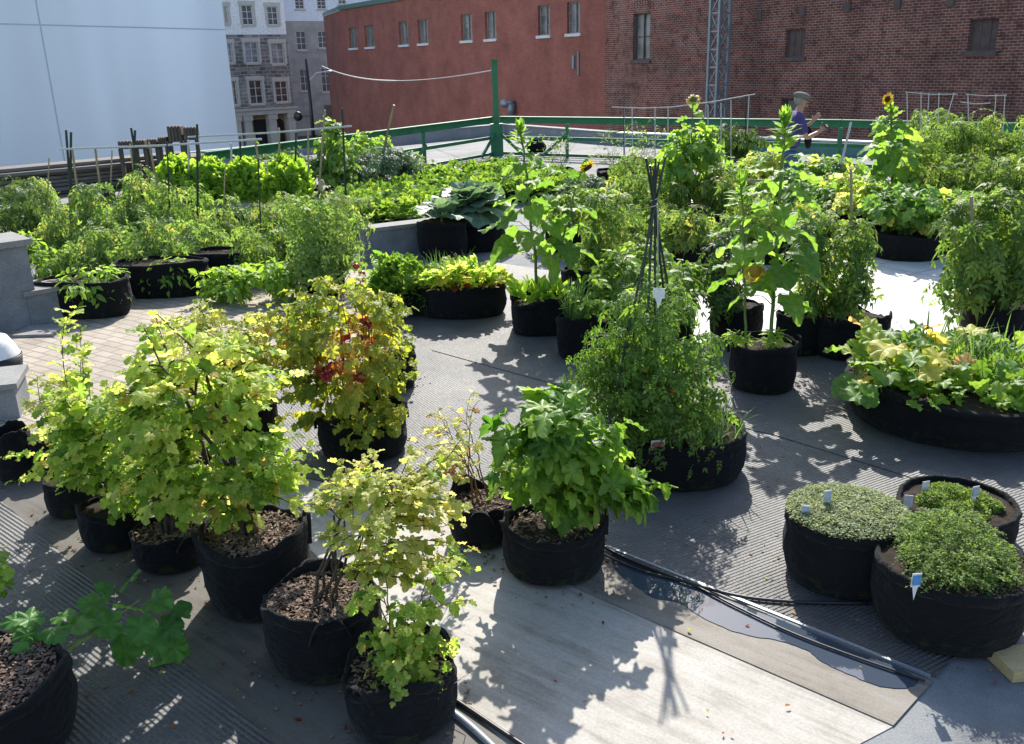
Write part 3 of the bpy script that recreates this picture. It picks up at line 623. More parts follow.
def wall_brick(name, c1, c2, mortar, bw, bh, msize, var=.4, bscale=1, rough=.9, dark=None):
    m, nt, b, out = new_mat(name)
    t = nt.nodes.new('ShaderNodeTexCoord'); s = nt.nodes.new('ShaderNodeSeparateXYZ'); L(nt, t.outputs['Object'], s.inputs[0])
    ay = N(nt, 'ShaderNodeMath', operation='ADD'); L(nt, s.outputs[0], ay.inputs[0]); L(nt, s.outputs[1], ay.inputs[1])
    c = nt.nodes.new('ShaderNodeCombineXYZ'); L(nt, ay.outputs[0], c.inputs[0]); L(nt, s.outputs[2], c.inputs[1])
    dn = N(nt, 'ShaderNodeTexNoise', Scale=1.2, Detail=4); L(nt, t.outputs['Object'], dn.inputs[0])
    ds = N(nt, 'ShaderNodeMixRGB', blend_type='ADD'); ds.inputs[0].default_value = .03 * bscale; L(nt, c.outputs[0], ds.inputs[1]); L(nt, dn.outputs[1], ds.inputs[2])
    br = N(nt, 'ShaderNodeTexBrick'); br.inputs['Scale'].default_value = 1; br.inputs['Brick Width'].default_value = bw; br.inputs['Row Height'].default_value = bh; br.inputs['Mortar Size'].default_value = msize; br.inputs['Mortar Smooth'].default_value = .3; br.inputs['Bias'].default_value = 0
    br.inputs['Color1'].default_value = (*c1, 1); br.inputs['Color2'].default_value = (*c2, 1); br.inputs['Mortar'].default_value = (*mortar, 1); L(nt, ds.outputs[0], br.inputs[0])
    n = N(nt, 'ShaderNodeTexNoise', Scale=.55, Detail=9, Roughness=.7); L(nt, t.outputs['Object'], n.inputs[0])
    mr = N(nt, 'ShaderNodeMapRange'); mr.inputs[1].default_value = .3; mr.inputs[2].default_value = .7; mr.inputs[3].default_value = 1 - var; mr.inputs[4].default_value = 1 + var * .7; L(nt, n.outputs[0], mr.inputs[0])
    mx = N(nt, 'ShaderNodeMixRGB', blend_type='MULTIPLY'); mx.inputs[0].default_value = 1; L(nt, br.outputs[0], mx.inputs[1]); L(nt, mr.outputs[0], mx.inputs[2])
    col = mx.outputs[0]
    if dark:
        n2 = N(nt, 'ShaderNodeTexNoise', Scale=2.6, Detail=8, Roughness=.75); L(nt, t.outputs['Object'], n2.inputs[0])
        g = N(nt, 'ShaderNodeMapRange'); g.inputs[1].default_value = .5; g.inputs[2].default_value = .62; g.inputs[4].default_value = .75; L(nt, n2.outputs[0], g.inputs[0])
        m3 = N(nt, 'ShaderNodeMixRGB'); L(nt, g.outputs[0], m3.inputs[0]); L(nt, col, m3.inputs[1]); m3.inputs[2].default_value = (*dark, 1); col = m3.outputs[0]
    L(nt, col, b.inputs['Base Color']); b.inputs['Roughness'].default_value = rough; b.inputs['Specular IOR Level'].default_value = .2
    inv = N(nt, 'ShaderNodeMath', operation='SUBTRACT'); inv.inputs[0].default_value = 1; L(nt, br.outputs['Fac'], inv.inputs[1]); bump(nt, b, inv.outputs[0], .6, .012); return m
A_RUN = math.atan2(-1.1, 1.3)         # direction the roof strips run
SMAT = {
 'street': noise_mat('street_asphalt', (.04, .04, .042), (.07, .07, .07), .5, .9),
 'roof': noise_mat('mineral_roof_sheet', (.1, .105, .11), (.19, .2, .205), 1.2, .9, .6, .006, c3=(.25, .25, .25), fine=110),
 'farroof': noise_mat('far_gravel_roof', (.13, .13, .135), (.2, .2, .2), .7, .9, .4, .01, c3=(.26, .255, .25), fine=40),
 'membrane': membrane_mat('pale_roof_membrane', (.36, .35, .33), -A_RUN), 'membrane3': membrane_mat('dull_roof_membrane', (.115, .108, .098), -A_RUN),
 'membrane2': membrane_mat('grey_roof_membrane', (.2, .185, .165), -A_RUN),
 'rubber': mat_rubber('ribbed_rubber_mat', 1.05, (.043, .043, .045), (.135, .131, .125), .024),
 'rubber2': mat_rubber('ribbed_dark_rubber_mat', -A_RUN + PI / 2, (.038, .039, .042), (.11, .107, .1), .025),
 'paver': paver_mat('buff_paving', (.27, .225, .175), (.33, .285, .23), (.18, .155, .13), .24, .12, .6),
 'deck': paver_mat('pale_paving_slabs', (.52, .51, .48), (.6, .59, .56), (.3, .29, .27), .6, .6, 1.0, 0, .012),
 'parapet': noise_mat('grey_parapet_render', (.2, .21, .22), (.3, .31, .32), 2, .85, .3, .01),
 'cap': noise_mat('pale_metal_cap', (.5, .5, .5), (.62, .62, .62), 2, .55, .1, .004),
 'teal': noise_mat('skylit_shade_render', (.1, .2, .19), (.15, .27, .25), 2, .8, .2, .01),  # sky-tinted shade of the parapet's inner face, put into the colour as teal
 'kerbgrey': noise_mat('rough_grey_concrete', (.13, .14, .15), (.24, .25, .26), 3, .9, .6, .008, fine=60),
 'kerbtop': noise_mat('pale_concrete_cap', (.17, .17, .165), (.26, .255, .245), 3, .85, .3, .006, fine=60),  # slightly paler and warmer than the concrete below
 'blue': noise_mat('pale_blue_panel', (.8, .85, .88), (.83, .875, .9), 1.2, .7, .0, .01, fine=.2, stretch=(1, 1, .12)),
 'seam': plain('panel_joint', (.5, .56, .6), .7),
 'redbrick': wall_brick('painted_red_brick', (.31, .115, .088), (.27, .098, .076), (.255, .104, .083), .22, .075, .008, .32, .3),
 'oldbrick': wall_brick('old_red_brick', (.25, .085, .062), (.155, .052, .042), (.36, .275, .225), .24, .085, .012, .45, 1.2, dark=(.07, .03, .028)),
 'stone': wall_brick('rough_grey_stone', (.27, .25, .235), (.12, .115, .115), (.33, .31, .28), .7, .3, .04, .45, 6),
 'stone2': wall_brick('dressed_grey_stone', (.4, .375, .35), (.33, .31, .29), (.37, .35, .33), .9, .42, .012, .25, 2),
 'render': noise_mat('white_render', (.7, .69, .67), (.78, .77, .75), .5, .8, .05, .01),
 'render2': noise_mat('white_blue_render', (.66, .69, .76), (.74, .77, .82), .5, .8, .05, .01),
 'surround': noise_mat('pale_stone_surround', (.42, .4, .36), (.52, .5, .46), 2, .8),
 'winframe': plain('window_frame_white', (.6, .58, .54), .6), 'winframe2': plain('window_frame_grey', (.24, .22, .21), .6),
 'board': noise_mat('old_window_board', (.09, .06, .055), (.15, .11, .1), 3, .8),
 'greenflash': plain('green_roof_flashing', (.06, .15, .12), .5),
 'tan': plain('tan_shopfront', (.36, .28, .16), .8), 'darkopen': plain('dark_opening', (.02, .02, .025), .6),
}
def glass_mat(name, c, rough=.08):
    m, nt, b, out = new_mat(name); n = N(nt, 'ShaderNodeTexNoise', Scale=1.5, Detail=3); L(nt, coords(nt), n.inputs[0])
    r = ramp(nt, [(.35, [x * .6 for x in c]), (.65, [x * 1.4 for x in c])], n.outputs[0]); L(nt, r.outputs[0], b.inputs['Base Color']); b.inputs['Roughness'].default_value = rough; b.inputs['Specular IOR Level'].default_value = .8; return m
SMAT['glass'] = glass_mat('dark_window_glass', (.05, .055, .07), .4); SMAT['glasspale'] = glass_mat('curtained_window_glass', (.22, .23, .26), .4); SMAT['glassred'] = glass_mat('warm_dark_glass', (.07, .055, .05), .45)
SMAT['glassgrey'] = glass_mat('dusty_grey_glass', (.16, .17, .17), .3)

# ---------------------------------------------------------------- ground
def structure(name, m): return m
def flat(name, px, z0, z1, mat, kind='structure', world=None):
    pts = world if world else [tuple(gp(x, y))[:2] for x, y in px]
    m = MB(); m.sheet(pts, z0, z1); o = m.build(name, SMAT[mat]); tag(o, kind=kind); return o
m = MB(); m.sheet([(-500, -300), (500, -300), (500, 900), (-500, 900)], -4.4, -4.2); tag(m.build('street', SMAT['street']), kind='structure')
PAR = [(-17.5, 18.2), (-5.35, 30.58), (-.04, 35.3), (3.47, 29.9), (9.05, 24.71), (16, 18.4)]
flat('roof', None, -4.19, 0, 'roof', world=[(-17.5, -8), (16, -8)] + PAR[::-1])
# far light gravel area round the railing
flat('gravel_roof', None, 0, .004, 'farroof', world=[(-12, 15), (-1, 15.6), (13, 13.5), (14.5, 19.2), (9, 24.2), (3.4, 29.4), (-.04, 34.6), (-5.3, 30), (-14, 21.2)])
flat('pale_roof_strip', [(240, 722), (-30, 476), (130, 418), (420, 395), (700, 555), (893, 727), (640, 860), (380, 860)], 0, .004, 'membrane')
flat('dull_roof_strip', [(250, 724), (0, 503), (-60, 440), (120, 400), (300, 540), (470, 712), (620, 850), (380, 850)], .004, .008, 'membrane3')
flat('membrane_lap', [(566, 585), (600, 548), (932, 683), (893, 727)], .004, .009, 'membrane2')
flat('rubber_walkway', [(606, 546), (520, 528), (440, 505), (300, 478), (150, 430), (300, 330), (380, 300), (440, 255), (740, 300), (1100, 420), (1100, 520), (935, 678)], .004, .014, 'rubber')
flat('rubber_walkway', [(432, 352), (452, 336), (600, 388), (780, 432), (1100, 520), (1100, 560), (905, 478), (770, 436), (590, 396)], .014, .02, 'rubber')
flat('dark_rubber_walkway', [(-120, 420), (0, 501), (250, 722), (330, 800), (100, 900), (-300, 760)], .004, .014, 'rubber2')
flat('buff_paving_path', [(-40, 470), (-60, 330), (20, 322), (330, 262), (380, 275), (385, 330), (200, 395), (60, 440)], .004, .02, 'paver')
flat('pale_slab_path', [(560, 300), (700, 285), (690, 200), (1080, 205), (1100, 345), (925, 345), (800, 345), (660, 345)], .016, .024, 'deck')
# puddle
def water_mat():
    m, nt, b, out = new_mat('puddle_water'); b.inputs['Base Color'].default_value = (.05, .065, .09, 1); b.inputs['Metallic'].default_value = .07; b.inputs['Roughness'].default_value = .015; b.inputs['IOR'].default_value = 1.4; b.inputs['Specular IOR Level'].default_value = .9  # bluish base with slight metallic tint stands in for some reflected sky
    n = N(nt, 'ShaderNodeTexNoise', Scale=9.0, Detail=2); L(nt, coords(nt), n.inputs[0]); bump(nt, b, n.outputs[0], .03, .003); return m
SMAT['water'] = water_mat()
def blob(px, seed, n=6):
    rng = np.random.default_rng(seed); out = []; k = len(px)
    for i in range(k):
        p0, p1, p2, p3 = (np.array(px[(i + d) % k], float) for d in (-1, 0, 1, 2))
        for j in range(n):
            t = j / n; q = .5 * (2 * p1 + (p2 - p0) * t + (2 * p0 - 5 * p1 + 4 * p2 - p3) * t * t + (3 * p1 - p0 - 3 * p2 + p3) * t ** 3)
            out.append(tuple(q + rng.normal(size=2) * .25))
    return out
    for i in range(k):
        a = np.array(px[i]); b = np.array(px[(i + 1) % k]); d = b - a; nn = np.array((-d[1], d[0])) / (np.linalg.norm(d) + 1e-6)
        for j in range(n): out.append(tuple(a + d * j / n + nn * rng.normal() * .35))
    return out
flat('puddle', blob([(612, 556), (640, 564), (690, 586), (740, 607), (800, 630), (850, 651), (894, 668), (918, 682), (906, 690), (880, 688), (850, 677), (822, 664), (806, 652), (776, 642), (752, 638), (728, 631), (700, 618), (678, 604), (655, 600), (636, 588), (618, 574)], 3), .009, .0125, 'water')
# ---------------------------------------------------------------- buildings
class Wall:
    def __init__(s, A, B):            # ground line from A (left in view) to B
        s.A = Vector((A[0], A[1], 0)); d = Vector((B[0] - A[0], B[1] - A[1], 0)); s.e = d.normalized(); s.rot = math.atan2(d.y, d.x); s.n = Vector((-s.e.y, s.e.x, 0)); s.len = d.length
    def px(s, x, y):
        d = ray(x, y); t = (s.A - CAM).dot(s.n) / d.dot(s.n); p = CAM + d * t; return (p - s.A).dot(s.e), p.z
def facade(root, name, x0, x1, z0, z1, wins, mat, depth, rev=.14, back=True):
    m = MB(); ws = sorted(wins); xs = x0
    def q(a, b, c, d): 
        if b - a > 1e-4 and d - c > 1e-4: m.add([(a, 0, c), (b, 0, c), (b, 0, d), (a, 0, d)], [(0, 1, 2, 3)])
    cols = {}
    for (a, b, c, d) in ws: cols.setdefault((round(a, 2), round(b, 2)), []).append((a, b, c, d))
    for key in sorted(cols):
        cw = sorted(cols[key], key=lambda t: t[2]); a = cw[0][0]; b = cw[0][1]
        q(xs, a, z0, z1); zz = z0
        for (_, _, c, d) in cw:
            q(a, b, zz, c); zz = d
            m.add([(a, 0, c), (b, 0, c), (b, rev, c), (a, rev, c)], [(0, 3, 2, 1)]); m.add([(a, 0, d), (b, 0, d), (b, rev, d), (a, rev, d)], [(0, 1, 2, 3)])
            m.add([(a, 0, c), (a, 0, d), (a, rev, d), (a, rev, c)], [(0, 3, 2, 1)]); m.add([(b, 0, c), (b, 0, d), (b, rev, d), (b, rev, c)], [(0, 1, 2, 3)])
        q(a, b, zz, z1); xs = b
    q(xs, x1, z0, z1)
    m.add([(x0, 0, z0), (x0, depth, z0), (x0, depth, z1), (x0, 0, z1)], [(3, 2, 1, 0)][::-1]); m.add([(x1, 0, z0), (x1, depth, z0), (x1, depth, z1), (x1, 0, z1)], [(0, 1, 2, 3)])
    m.add([(x0, depth, z0), (x1, depth, z0), (x1, depth, z1), (x0, depth, z1)], [(3, 2, 1, 0)]); m.add([(x0, 0, z1), (x1, 0, z1), (x1, depth, z1), (x0, depth, z1)], [(0, 1, 2, 3)])
    return m.build(name, SMAT[mat], root)
def window(root, r, frame='winframe', glass='glass', sill='surround', surround=None, cols=2, rows=2, fw=.07, rev=.14, arch=False, label=None, name='window'):
    a, b, c, d = r; m = MB(); y0, y1 = rev - .08, rev + .0
    m.box((a, y0, c), (a + fw, y1, d)); m.box((b - fw, y0, c), (b, y1, d)); m.box((a + fw, y0, c), (b - fw, y1, c + fw)); m.box((a + fw, y0, d - fw), (b - fw, y1, d))
    for i in range(1, cols): x = a + (b - a) * i / cols; m.box((x - fw * .4, y0 + .012, c + fw), (x + fw * .4, y1 - .012, d - fw))
    for i in range(1, rows): z = c + (d - c) * i / rows; m.box((a + fw, y0 + .02, z - fw * .35), (b - fw, y1 - .02, z + fw * .35))
    w = m.build(name, SMAT[frame], root)
    if label: w['label'] = label
    g = MB(); g.box((a - .01, rev + .002, c - .01), (b + .01, rev + .03, d + .01)); g.build('pane', SMAT[glass], w)
    if sill: s = MB(); s.box((a - .1, -.09, c - .14), (b + .1, rev - .082, c - .003)); s.build('sill', SMAT[sill], w)
    if surround:
        s = MB(); t = .22; s.box((a - t, -.05, c - .003), (a, .0, d)); s.box((b, -.05, c - .003), (b + t, .0, d)); s.box((a - t - .05, -.07, d + .002), (b + t + .05, -.002, d + .32)); s.build('surround', SMAT[surround], w)
    return w
# pale blue building
W = Wall((-14.42, 26.72), (-10.26, 36.31))
r_ = thing('blank_wall_building', 'tall building with a blank pale blue panelled wall and no windows', 'building', (W.A.x, W.A.y, -4.2), W.rot)
xr = W.px(230, 70)[0]; xl = -16
m = MB(); m.box((xl, 0, 0), (xr, 14, 19)); m.build('panel_wall', SMAT['blue'], r_)
zs = W.px(120, 27)[1] + 4.2; m = MB(); m.box((xl, -.004, zs - .02), (xr, .01, zs + .02)); xv = W.px(50, 80)[0]; m.box((xv - .025, -.004, 0), (xv + .025, .01, zs - .022)); m.box((xv - .025, -.004, zs + .022), (xv + .025, .01, 19)); m.build('panel_joint', SMAT['seam'], r_)
m = MB(); m.box((xl - .05, -.08, 19.002), (xr + .05, 14.05, 19.2)); m.build('roof_coping', SMAT['cap'], r_)

# grey stone houses
def at_depth(px, py, t): return CAM + ray(px, py) * t
a = at_depth(215, 110, 78); e = Vector((.75, .66, 0)).normalized()
W = Wall((a.x, a.y), (a.x + e.x * 10, a.y + e.y * 10))
r_ = thing('stone_house', 'grey rubble stone house with white top storey, pale window surrounds and columned ground floor', 'building', (W.A.x, W.A.y, 0), W.rot)
def rects(W, lst): 
    out = []
    for (x0, x1, y0, y1) in lst:
        a, z1 = W.px((x0 + x1) / 2, y0); b, z0 = W.px((x0 + x1) / 2, y1); xa = W.px(x0, (y0 + y1) / 2)[0]; xb = W.px(x1, (y0 + y1) / 2)[0]; out.append((xa, xb, z0, z1))
    return out
xe = W.px(289, 60)[0]; zmid = W.px(258, 34.5)[1]; zg = W.px(262, 108)[1]
def align(rows):
    cols_ = list(zip(*rows)); res = []
    for c in cols_:
        xa = sum(r[0] for r in c) / len(c); xb = sum(r[1] for r in c) / len(c); res.append([(xa, xb, r[2], r[3]) for r in c])
    return res
R1 = rects(W, [(224.5, 228, 6, 24), (242, 253, 5, 25), (267.5, 278, 6.5, 25)]); R2 = rects(W, [(226.5, 232.5, 43, 63), (245, 258, 42, 63), (271, 284, 43, 64)]); R3 = rects(W, [(231, 237, 81, 105), (250, 263, 80, 104), (276, 288, 81, 102)])
R2, R3 = [list(t) for t in (zip(*align([R2, R3])))]
facade(r_, 'stone_wall', -5, xe, zg, zmid - .003, R2 + R3, 'stone', 10); facade(r_, 'white_upper_wall', -5, xe, zmid, zmid + 8, R1, 'render', 10)
for q in R2: window(r_, q, 'winframe', 'glasspale', 'surround', 'surround', 2, 3)
for q in R3: window(r_, q, 'winframe', 'glassred', 'surround', 'surround', 2, 3)
for q in R1: window(r_, q, 'winframe', 'glass', 'surround', 'surround', 2, 3)
m = MB(); m.box((-5, -.35, zg - .55), (xe, 9, zg - .003)); m.box((-5, -.5, zg - .16), (xe + .15, -.352, zg - .01)); m.build('cornice', SMAT['surround'], r_)
m = MB(); m.box((-5, .8, -4.2), (xe, 9, zg - .553)); m.build('shopfront_wall', SMAT['tan'], r_)
for px in (236, 247, 272, 291):
    x = W.px(px, 120)[0]; m = MB(); m.box((x - .35, -.2, -4.2), (x + .35, .5, zg - .556)); m.box((x - .45, -.3, zg - 1.0), (x + .45, -.205, zg - .56)); m.build('column', SMAT['surround'], r_)
for (p0, p1) in ((225, 233), (250, 256), (258, 270)):
    a0 = W.px(p0, 125)[0]; a1 = W.px(p1, 125)[0]; m = MB(); m.box((a0, .74, -4.2), (a1, .797, zg - 1.0)); m.build('dark_doorway', SMAT['darkopen'], r_)
a0 = W.px(276, 125)[0]; a1 = W.px(288, 125)[0]; m = MB(); k = 10; cx_ = (a0 + a1) / 2; rr = (a1 - a0) / 2
pts = [(a0, -4.2), (a1, -4.2)] + [(cx_ + rr * math.cos(PI * i / k), zg - 1.0 - rr * .6 + rr * .6 * math.sin(PI * i / k)) for i in range(k + 1)]
m.add([(x, .74, z) for x, z in pts], [tuple(range(len(pts)))]); m.build('arched_doorway', SMAT['darkopen'], r_)
a = at_depth(284, 110, 92); e = Vector((.8, .6, 0)).normalized(); W = Wall((a.x, a.y), (a.x + e.x * 10, a.y + e.y * 10))
r_ = thing('dressed_stone_house', 'pale grey dressed stone house with a white upper floor, partly behind the red brick building', 'building', (W.A.x, W.A.y, 0), W.rot)
zmid = W.px(305, 21)[1]; R1 = rects(W, [(295, 304, -2, 9), (317, 326, -2, 9), (338, 346, -6, 4)]); R2 = rects(W, [(297, 307, 31, 50), (318.5, 328, 31, 48)]); R3 = rects(W, [(299.5, 309, 69, 91), (321, 330, 68, 92)]); R4 = rects(W, [(321, 328, 105, 130)])
R2, R3 = [list(t) for t in (zip(*align([R2, R3])))]; R4 = [(R3[1][0], R3[1][1], R4[0][2], R4[0][3])]
facade(r_, 'stone_wall', 0, 30, -4.2, zmid - .003, R2 + R3 + R4, 'stone2', 12); facade(r_, 'white_upper_wall', 0, 30, zmid, zmid + 12, R1, 'render2', 12)
for q in R1 + R2 + R3: window(r_, q, 'winframe', 'glass', 'surround', None, 2, 3)
window(r_, R4[0], 'tan', 'glassred', 'surround', None, 1, 2)

# red brick building and old brick building in one street line
e = Vector((.5, -.866, 0)); p0 = at_depth(573, 18, 44); p0.z = 0
W = Wall((p0.x - e.x * 40, p0.y - e.y * 40), (p0.x, p0.y)); xc = W.px(344, 60)[0]; xs_ = W.px(607, 60)[0]; ztop = W.px(378, 0)[1]
W = Wall(tuple(W.A + e * xc)[:2], tuple(W.A + e * (xc + 10))[:2]); xs_ -= xc
r_ = thing('red_brick_building', 'smooth red painted brick building with small paired windows and green roof flashing', 'building', (W.A.x, W.A.y, 0), W.rot)
raw = [(349, 357, 27, 49), (365, 374, 25, 47), (399, 408, 20.5, 45), (418, 428, 19, 43.5), (461, 472, 14, 40.5), (485, 496, 11.5, 38), (538, 550, 6.5, 35), (567, 580, 3, 32.5)]
RW = rects(W, raw); zt = sum(r[3] for r in RW) / 8; zb = sum(r[2] for r in RW) / 8; RW = [(r[0], r[1], zb, zt) for r in RW]
facade(r_, 'brick_wall', 0, xs_, -4.2, ztop - .25, RW, 'redbrick', 14, .22)
for q in RW: window(r_, q, 'winframe2', 'glassgrey', 'cap', None, 2, 3, .06, .22)
m = MB(); m.box((-.1, -.12, ztop - .247), (xs_, .2, ztop + .05)); m.box((0, .2, ztop - .247), (xs_, 14, ztop - .05)); 
# chamfered left corner
W2d = Vector((-1.6, .9, 0)); c0 = Vector((0, 0, 0)); zc = ztop - .25
d_ = ray(323, 13.5); q_ = CAM + d_ * ((ztop - CAMH) / d_.z) - W.A; lx0, ly0 = q_.dot(W.e), q_.dot(W.n)
m.add([(lx0, ly0 - .06, zc + .003), (0, -.06, zc + .003), (0, -.06, zc + .3), (lx0, ly0 - .06, zc + .3), (lx0, ly0 + .6, zc + .3), (0, .6, zc + .3)], [(0, 1, 2, 3), (3, 2, 5, 4)]); m.build('roof_flashing', SMAT['greenflash'], r_)
m = MB(); m.add([(lx0, ly0, -4.2), (0, 0.002, -4.2), (0, .002, zc), (lx0, ly0, zc), (lx0 + 3, ly0 + 14, -4.2), (lx0 + 3, ly0 + 14, zc)], [(0, 1, 2, 3), (4, 0, 3, 5)]); m.build('corner_wall', SMAT['redbrick'], r_)
lx, lz = W.px(515, 104); m = MB(); m.box((lx - .08, -.5, lz + .05), (lx + .08, -.003, lz + .18)); m.ball((lx - .25, -.5, lz + .05), .3, 10, 6, (1, .8, .8)); m.box((lx - .05, -.45, lz - .55), (lx + .2, -.12, lz + .04)); 
tag(m.build('wall_lamp', M['metal'], None, True), 'round grey lamp fixed low on the red brick wall', 'lamp'); o = bpy.data.objects['wall_lamp']; o.location = (W.A.x, W.A.y, 0); o.rotation_euler = (0, 0, W.rot)
m = MB(); px_, pz_ = W.px(575, 62); m.box((px_ - .12, -.1, pz_ - .3), (px_ + .02, -.003, pz_ + .3)); m.tube([(px_ + .35, -.05, pz_ - .6), (px_ + .35, -.05, pz_ + .5)], .04, 6); o = m.build('wall_bracket', M['metal']); o.location = (W.A.x, W.A.y, 0); o.rotation_euler = (0, 0, W.rot); tag(o, 'small dark metal bracket and pipe bolted on red brick near the old brick seam', 'bracket')
A2 = W.A + W.e * (xs_ + .006) - W.n * .12; W = Wall((A2.x, A2.y), (A2.x + e.x * 10, A2.y + e.y * 10))
r_ = thing('old_brick_building', 'weathered old brick building with pale mortar lines and boarded window openings', 'building', (W.A.x, W.A.y, 0), W.rot)
RW = rects(W, [(633, 650, 13, 60), (785, 805, 29.5, 57), (968, 997, 19, 51), (784, 802, 99, 121)]); RW[3] = (RW[1][0], RW[1][1], RW[3][2], RW[3][3])
facade(r_, 'brick_wall', 0, 60, -4.2, ztop + 1.2, RW, 'oldbrick', 14, .2)
window(r_, RW[0], 'board', 'glassgrey', 'board', None, 2, 2, .06, .2, label='tall old sash window with arched brick head')
for q in (RW[1], RW[2]):
    w = window(r_, q, 'board', 'glassgrey', 'board', None, 3, 1, .05, .2)
    bm = MB(); bm.box((q[0] + .05, .15, q[2] + .05), (q[1] - .05, .185, q[3] - .05)); bm.build('board', SMAT['board'], w)
window(r_, RW[3], 'board', 'glass', 'board', None, 1, 1, .05, .2)
m = MB(); q = RW[0]
for i in range(9):
    t = (i - 4) / 4; x = (q[0] + q[1]) / 2 + t * (q[1] - q[0]) * .62; m.box((x - .05, -.03, q[3] + .05 + .22 * (1 - t * t)), (x + .06, -.002, q[3] + .38 + .24 * (1 - t * t)))
m.build('brick_arch', SMAT['oldbrick'], r_)
for px, py in ((760, 15), (803, 11), (848, 7), (898, 4), (951, 1)):
    x, z = W.px(px, py); m = MB(); m.box((x - .12, -.06, z - .16), (x + .12, -.002, z + .16)); m.build('anchor_plate', SMAT['board'], r_)
m = MB(); m.box((0, -.1, ztop + 1.203), (60, 14, ztop + 1.35)); m.build('roof_coping', SMAT['cap'], r_)
# lattice mast in front of the old brick wall
d_ = ray(717, 90); t_ = (W.A - W.n * 1.1 - CAM).dot(W.n) / d_.dot(W.n); p = CAM + d_ * t_
r_ = thing('lattice_mast', 'grey steel lattice mast standing against the old brick wall', 'mast', (p.x, p.y, -4.2), W.rot)
mw = .25; zt = 14
for sx in (-1, 1):
    for sy in (-1, 1): m = MB(); m.box((sx * mw - .05, sy * mw - .05, 0), (sx * mw + .05, sy * mw + .05, zt)); m.build('mast_leg', M['metal'], r_)
m = MB(); k = 22
for i in range(k):
    z0 = zt * i / k; z1 = zt * (i + 1) / k
    for (a0, b0, a1, b1) in ((-1, -1, 1, -1), (1, -1, 1, 1), (1, 1, -1, 1), (-1, 1, -1, -1)):
        s = .93
        m.bar((a0 * mw * s, b0 * mw * s, z0), (a1 * mw * s, b1 * mw * s, z0), .06, .06); q = (z0, z1) if i % 2 else (z1, z0); m.bar((a0 * mw * s, b0 * mw * s, q[0]), (a1 * mw * s, b1 * mw * s, q[1]), .045, .045)
m.build('lattice', M['metal'], r_)
# utility pole by the stone house
p = at_depth(311, 110, 62); r_ = thing('utility_pole', 'dark utility pole with a small lamp arm before the dressed stone house', 'pole', (p.x, p.y, -4.2))
zt = at_dist(308, 59, hd(p)).z + 4.2; m = MB(); m.tube([(0, 0, 0), (0, 0, zt)], [.14, .1], 8); m.build('pole', M['blackplastic'], r_, True)
m = MB(); m.tube([(0, 0, zt - 1.4), (.6, 0, zt - .9), (1.3, -.1, zt - .8)], .035, 5); m.build('lamp_arm', M['white_pvc'], r_); m = MB(); m.ball((1.45, -.1, zt - .85), .18, 8, 5, (1.4, 1, .6)); m.build('lamp_head', M['metal'], r_, True)
m = MB(); m.ball((-.9, -.1, 2.0 + zt * .22), .32, 8, 5, (1, .6, 1)); m.bar((-.7, -.05, 2.0 + zt * .22), (0, 0, 2.0 + zt * .22), .05, .05); m.build('transformer', M['blackplastic'], r_, True)

# ---------------------------------------------------------------- parapets and railing
def run(name, label, pts, h, th, mat, capmat, cat='wall'):
    r_ = thing(name, label, cat, (pts[0][0], pts[0][1], .0)); b = MB(); c = MB()
    for p, q in zip(pts[:-1], pts[1:]):
        p = Vector((p[0] - pts[0][0], p[1] - pts[0][1], 0)); q = Vector((q[0] - pts[0][0], q[1] - pts[0][1], 0))
        b.bar(p + Vector((0, 0, h / 2)), q + Vector((0, 0, h / 2)), th, h); c.bar(p + Vector((0, 0, h + .022)), q + Vector((0, 0, h + .022)), th + .06, .04)
    b.build('wall', SMAT[mat], r_); c.build('coping', SMAT[capmat], r_); return r_
def inset(pts, d): return [(x, y - d) for x, y in pts]
run('parapet_wall', 'low grey parapet running left behind the green railing below the red brick wall', [PAR[2], PAR[1], (-17.3, 18.4)], .36, .3, 'parapet', 'parapet')
run('parapet_wall', 'low parapet with pale coping behind the right run of green railing', [(.1, 35.0), PAR[3]], .36, .3, 'parapet', 'parapet')
run('parapet_wall', 'parapet tinted teal for skylit shade, with bright metal coping behind the man', [(3.6, 29.75), PAR[4], PAR[5]], .36, .3, 'teal', 'cap')
def post_at(px, line, ):
    (ax, ay), (bx, by) = line; best = None
    for i in range(2001):
        t = i / 2000; x = ax + (bx - ax) * t; y = ay + (by - ay) * t; v = Vector((x, y, .6)) - CAM; u = 512 + F * v.dot(CR) / v.dot(_fw)
        if best is None or abs(u - px) < best[0]: best = (abs(u - px), x, y)
    return best[1], best[2]
def railing(name, label, a, b, posts, braces=(), tall=None):
    r_ = thing(name, label, 'railing', (a[0], a[1], 0)); A = Vector((a[0], a[1], 0)); B = Vector((b[0], b[1], 0)); d = (B - A); u = d.normalized()
    for z, h, w, nm in ((1.0, .15, .05, 'top_board'), (.52, .09, .05, 'middle_rail'), (.07, .08, .05, 'bottom_rail')):
        m = MB(); m.bar((0, 0, z), tuple(d + Vector((0, 0, z))), w, h)
        if nm == 'top_board': m.bar((0, 0, 1.093), tuple(d + Vector((0, 0, 1.093))), .16, .03)
        m.build(nm, M['greenpaint'], r_)
    for p in posts:
        q = Vector((p[0], p[1], 0)) - A; m = MB(); m.bar(q, q + Vector((0, 0, .92)), .09, .09, (0, 1, 0)); m.build('post', M['greenpaint'], r_)
    for p, s in braces:
        q = Vector((p[0], p[1], 0)) - A; m = MB(); nrm = Vector((u.y, -u.x, 0)); m.bar(q + Vector((0, 0, .62)) + nrm * .06, q + nrm * .06 + u * s * .75 + Vector((0, 0, .05)), .05, .08); m.build('brace', M['greenpaint'], r_)
    return r_
CB = (-.25, 27.5); CA = (-5.84, 18.29); CC = (7.9, 22.25); CD = (14.6, 16.6)
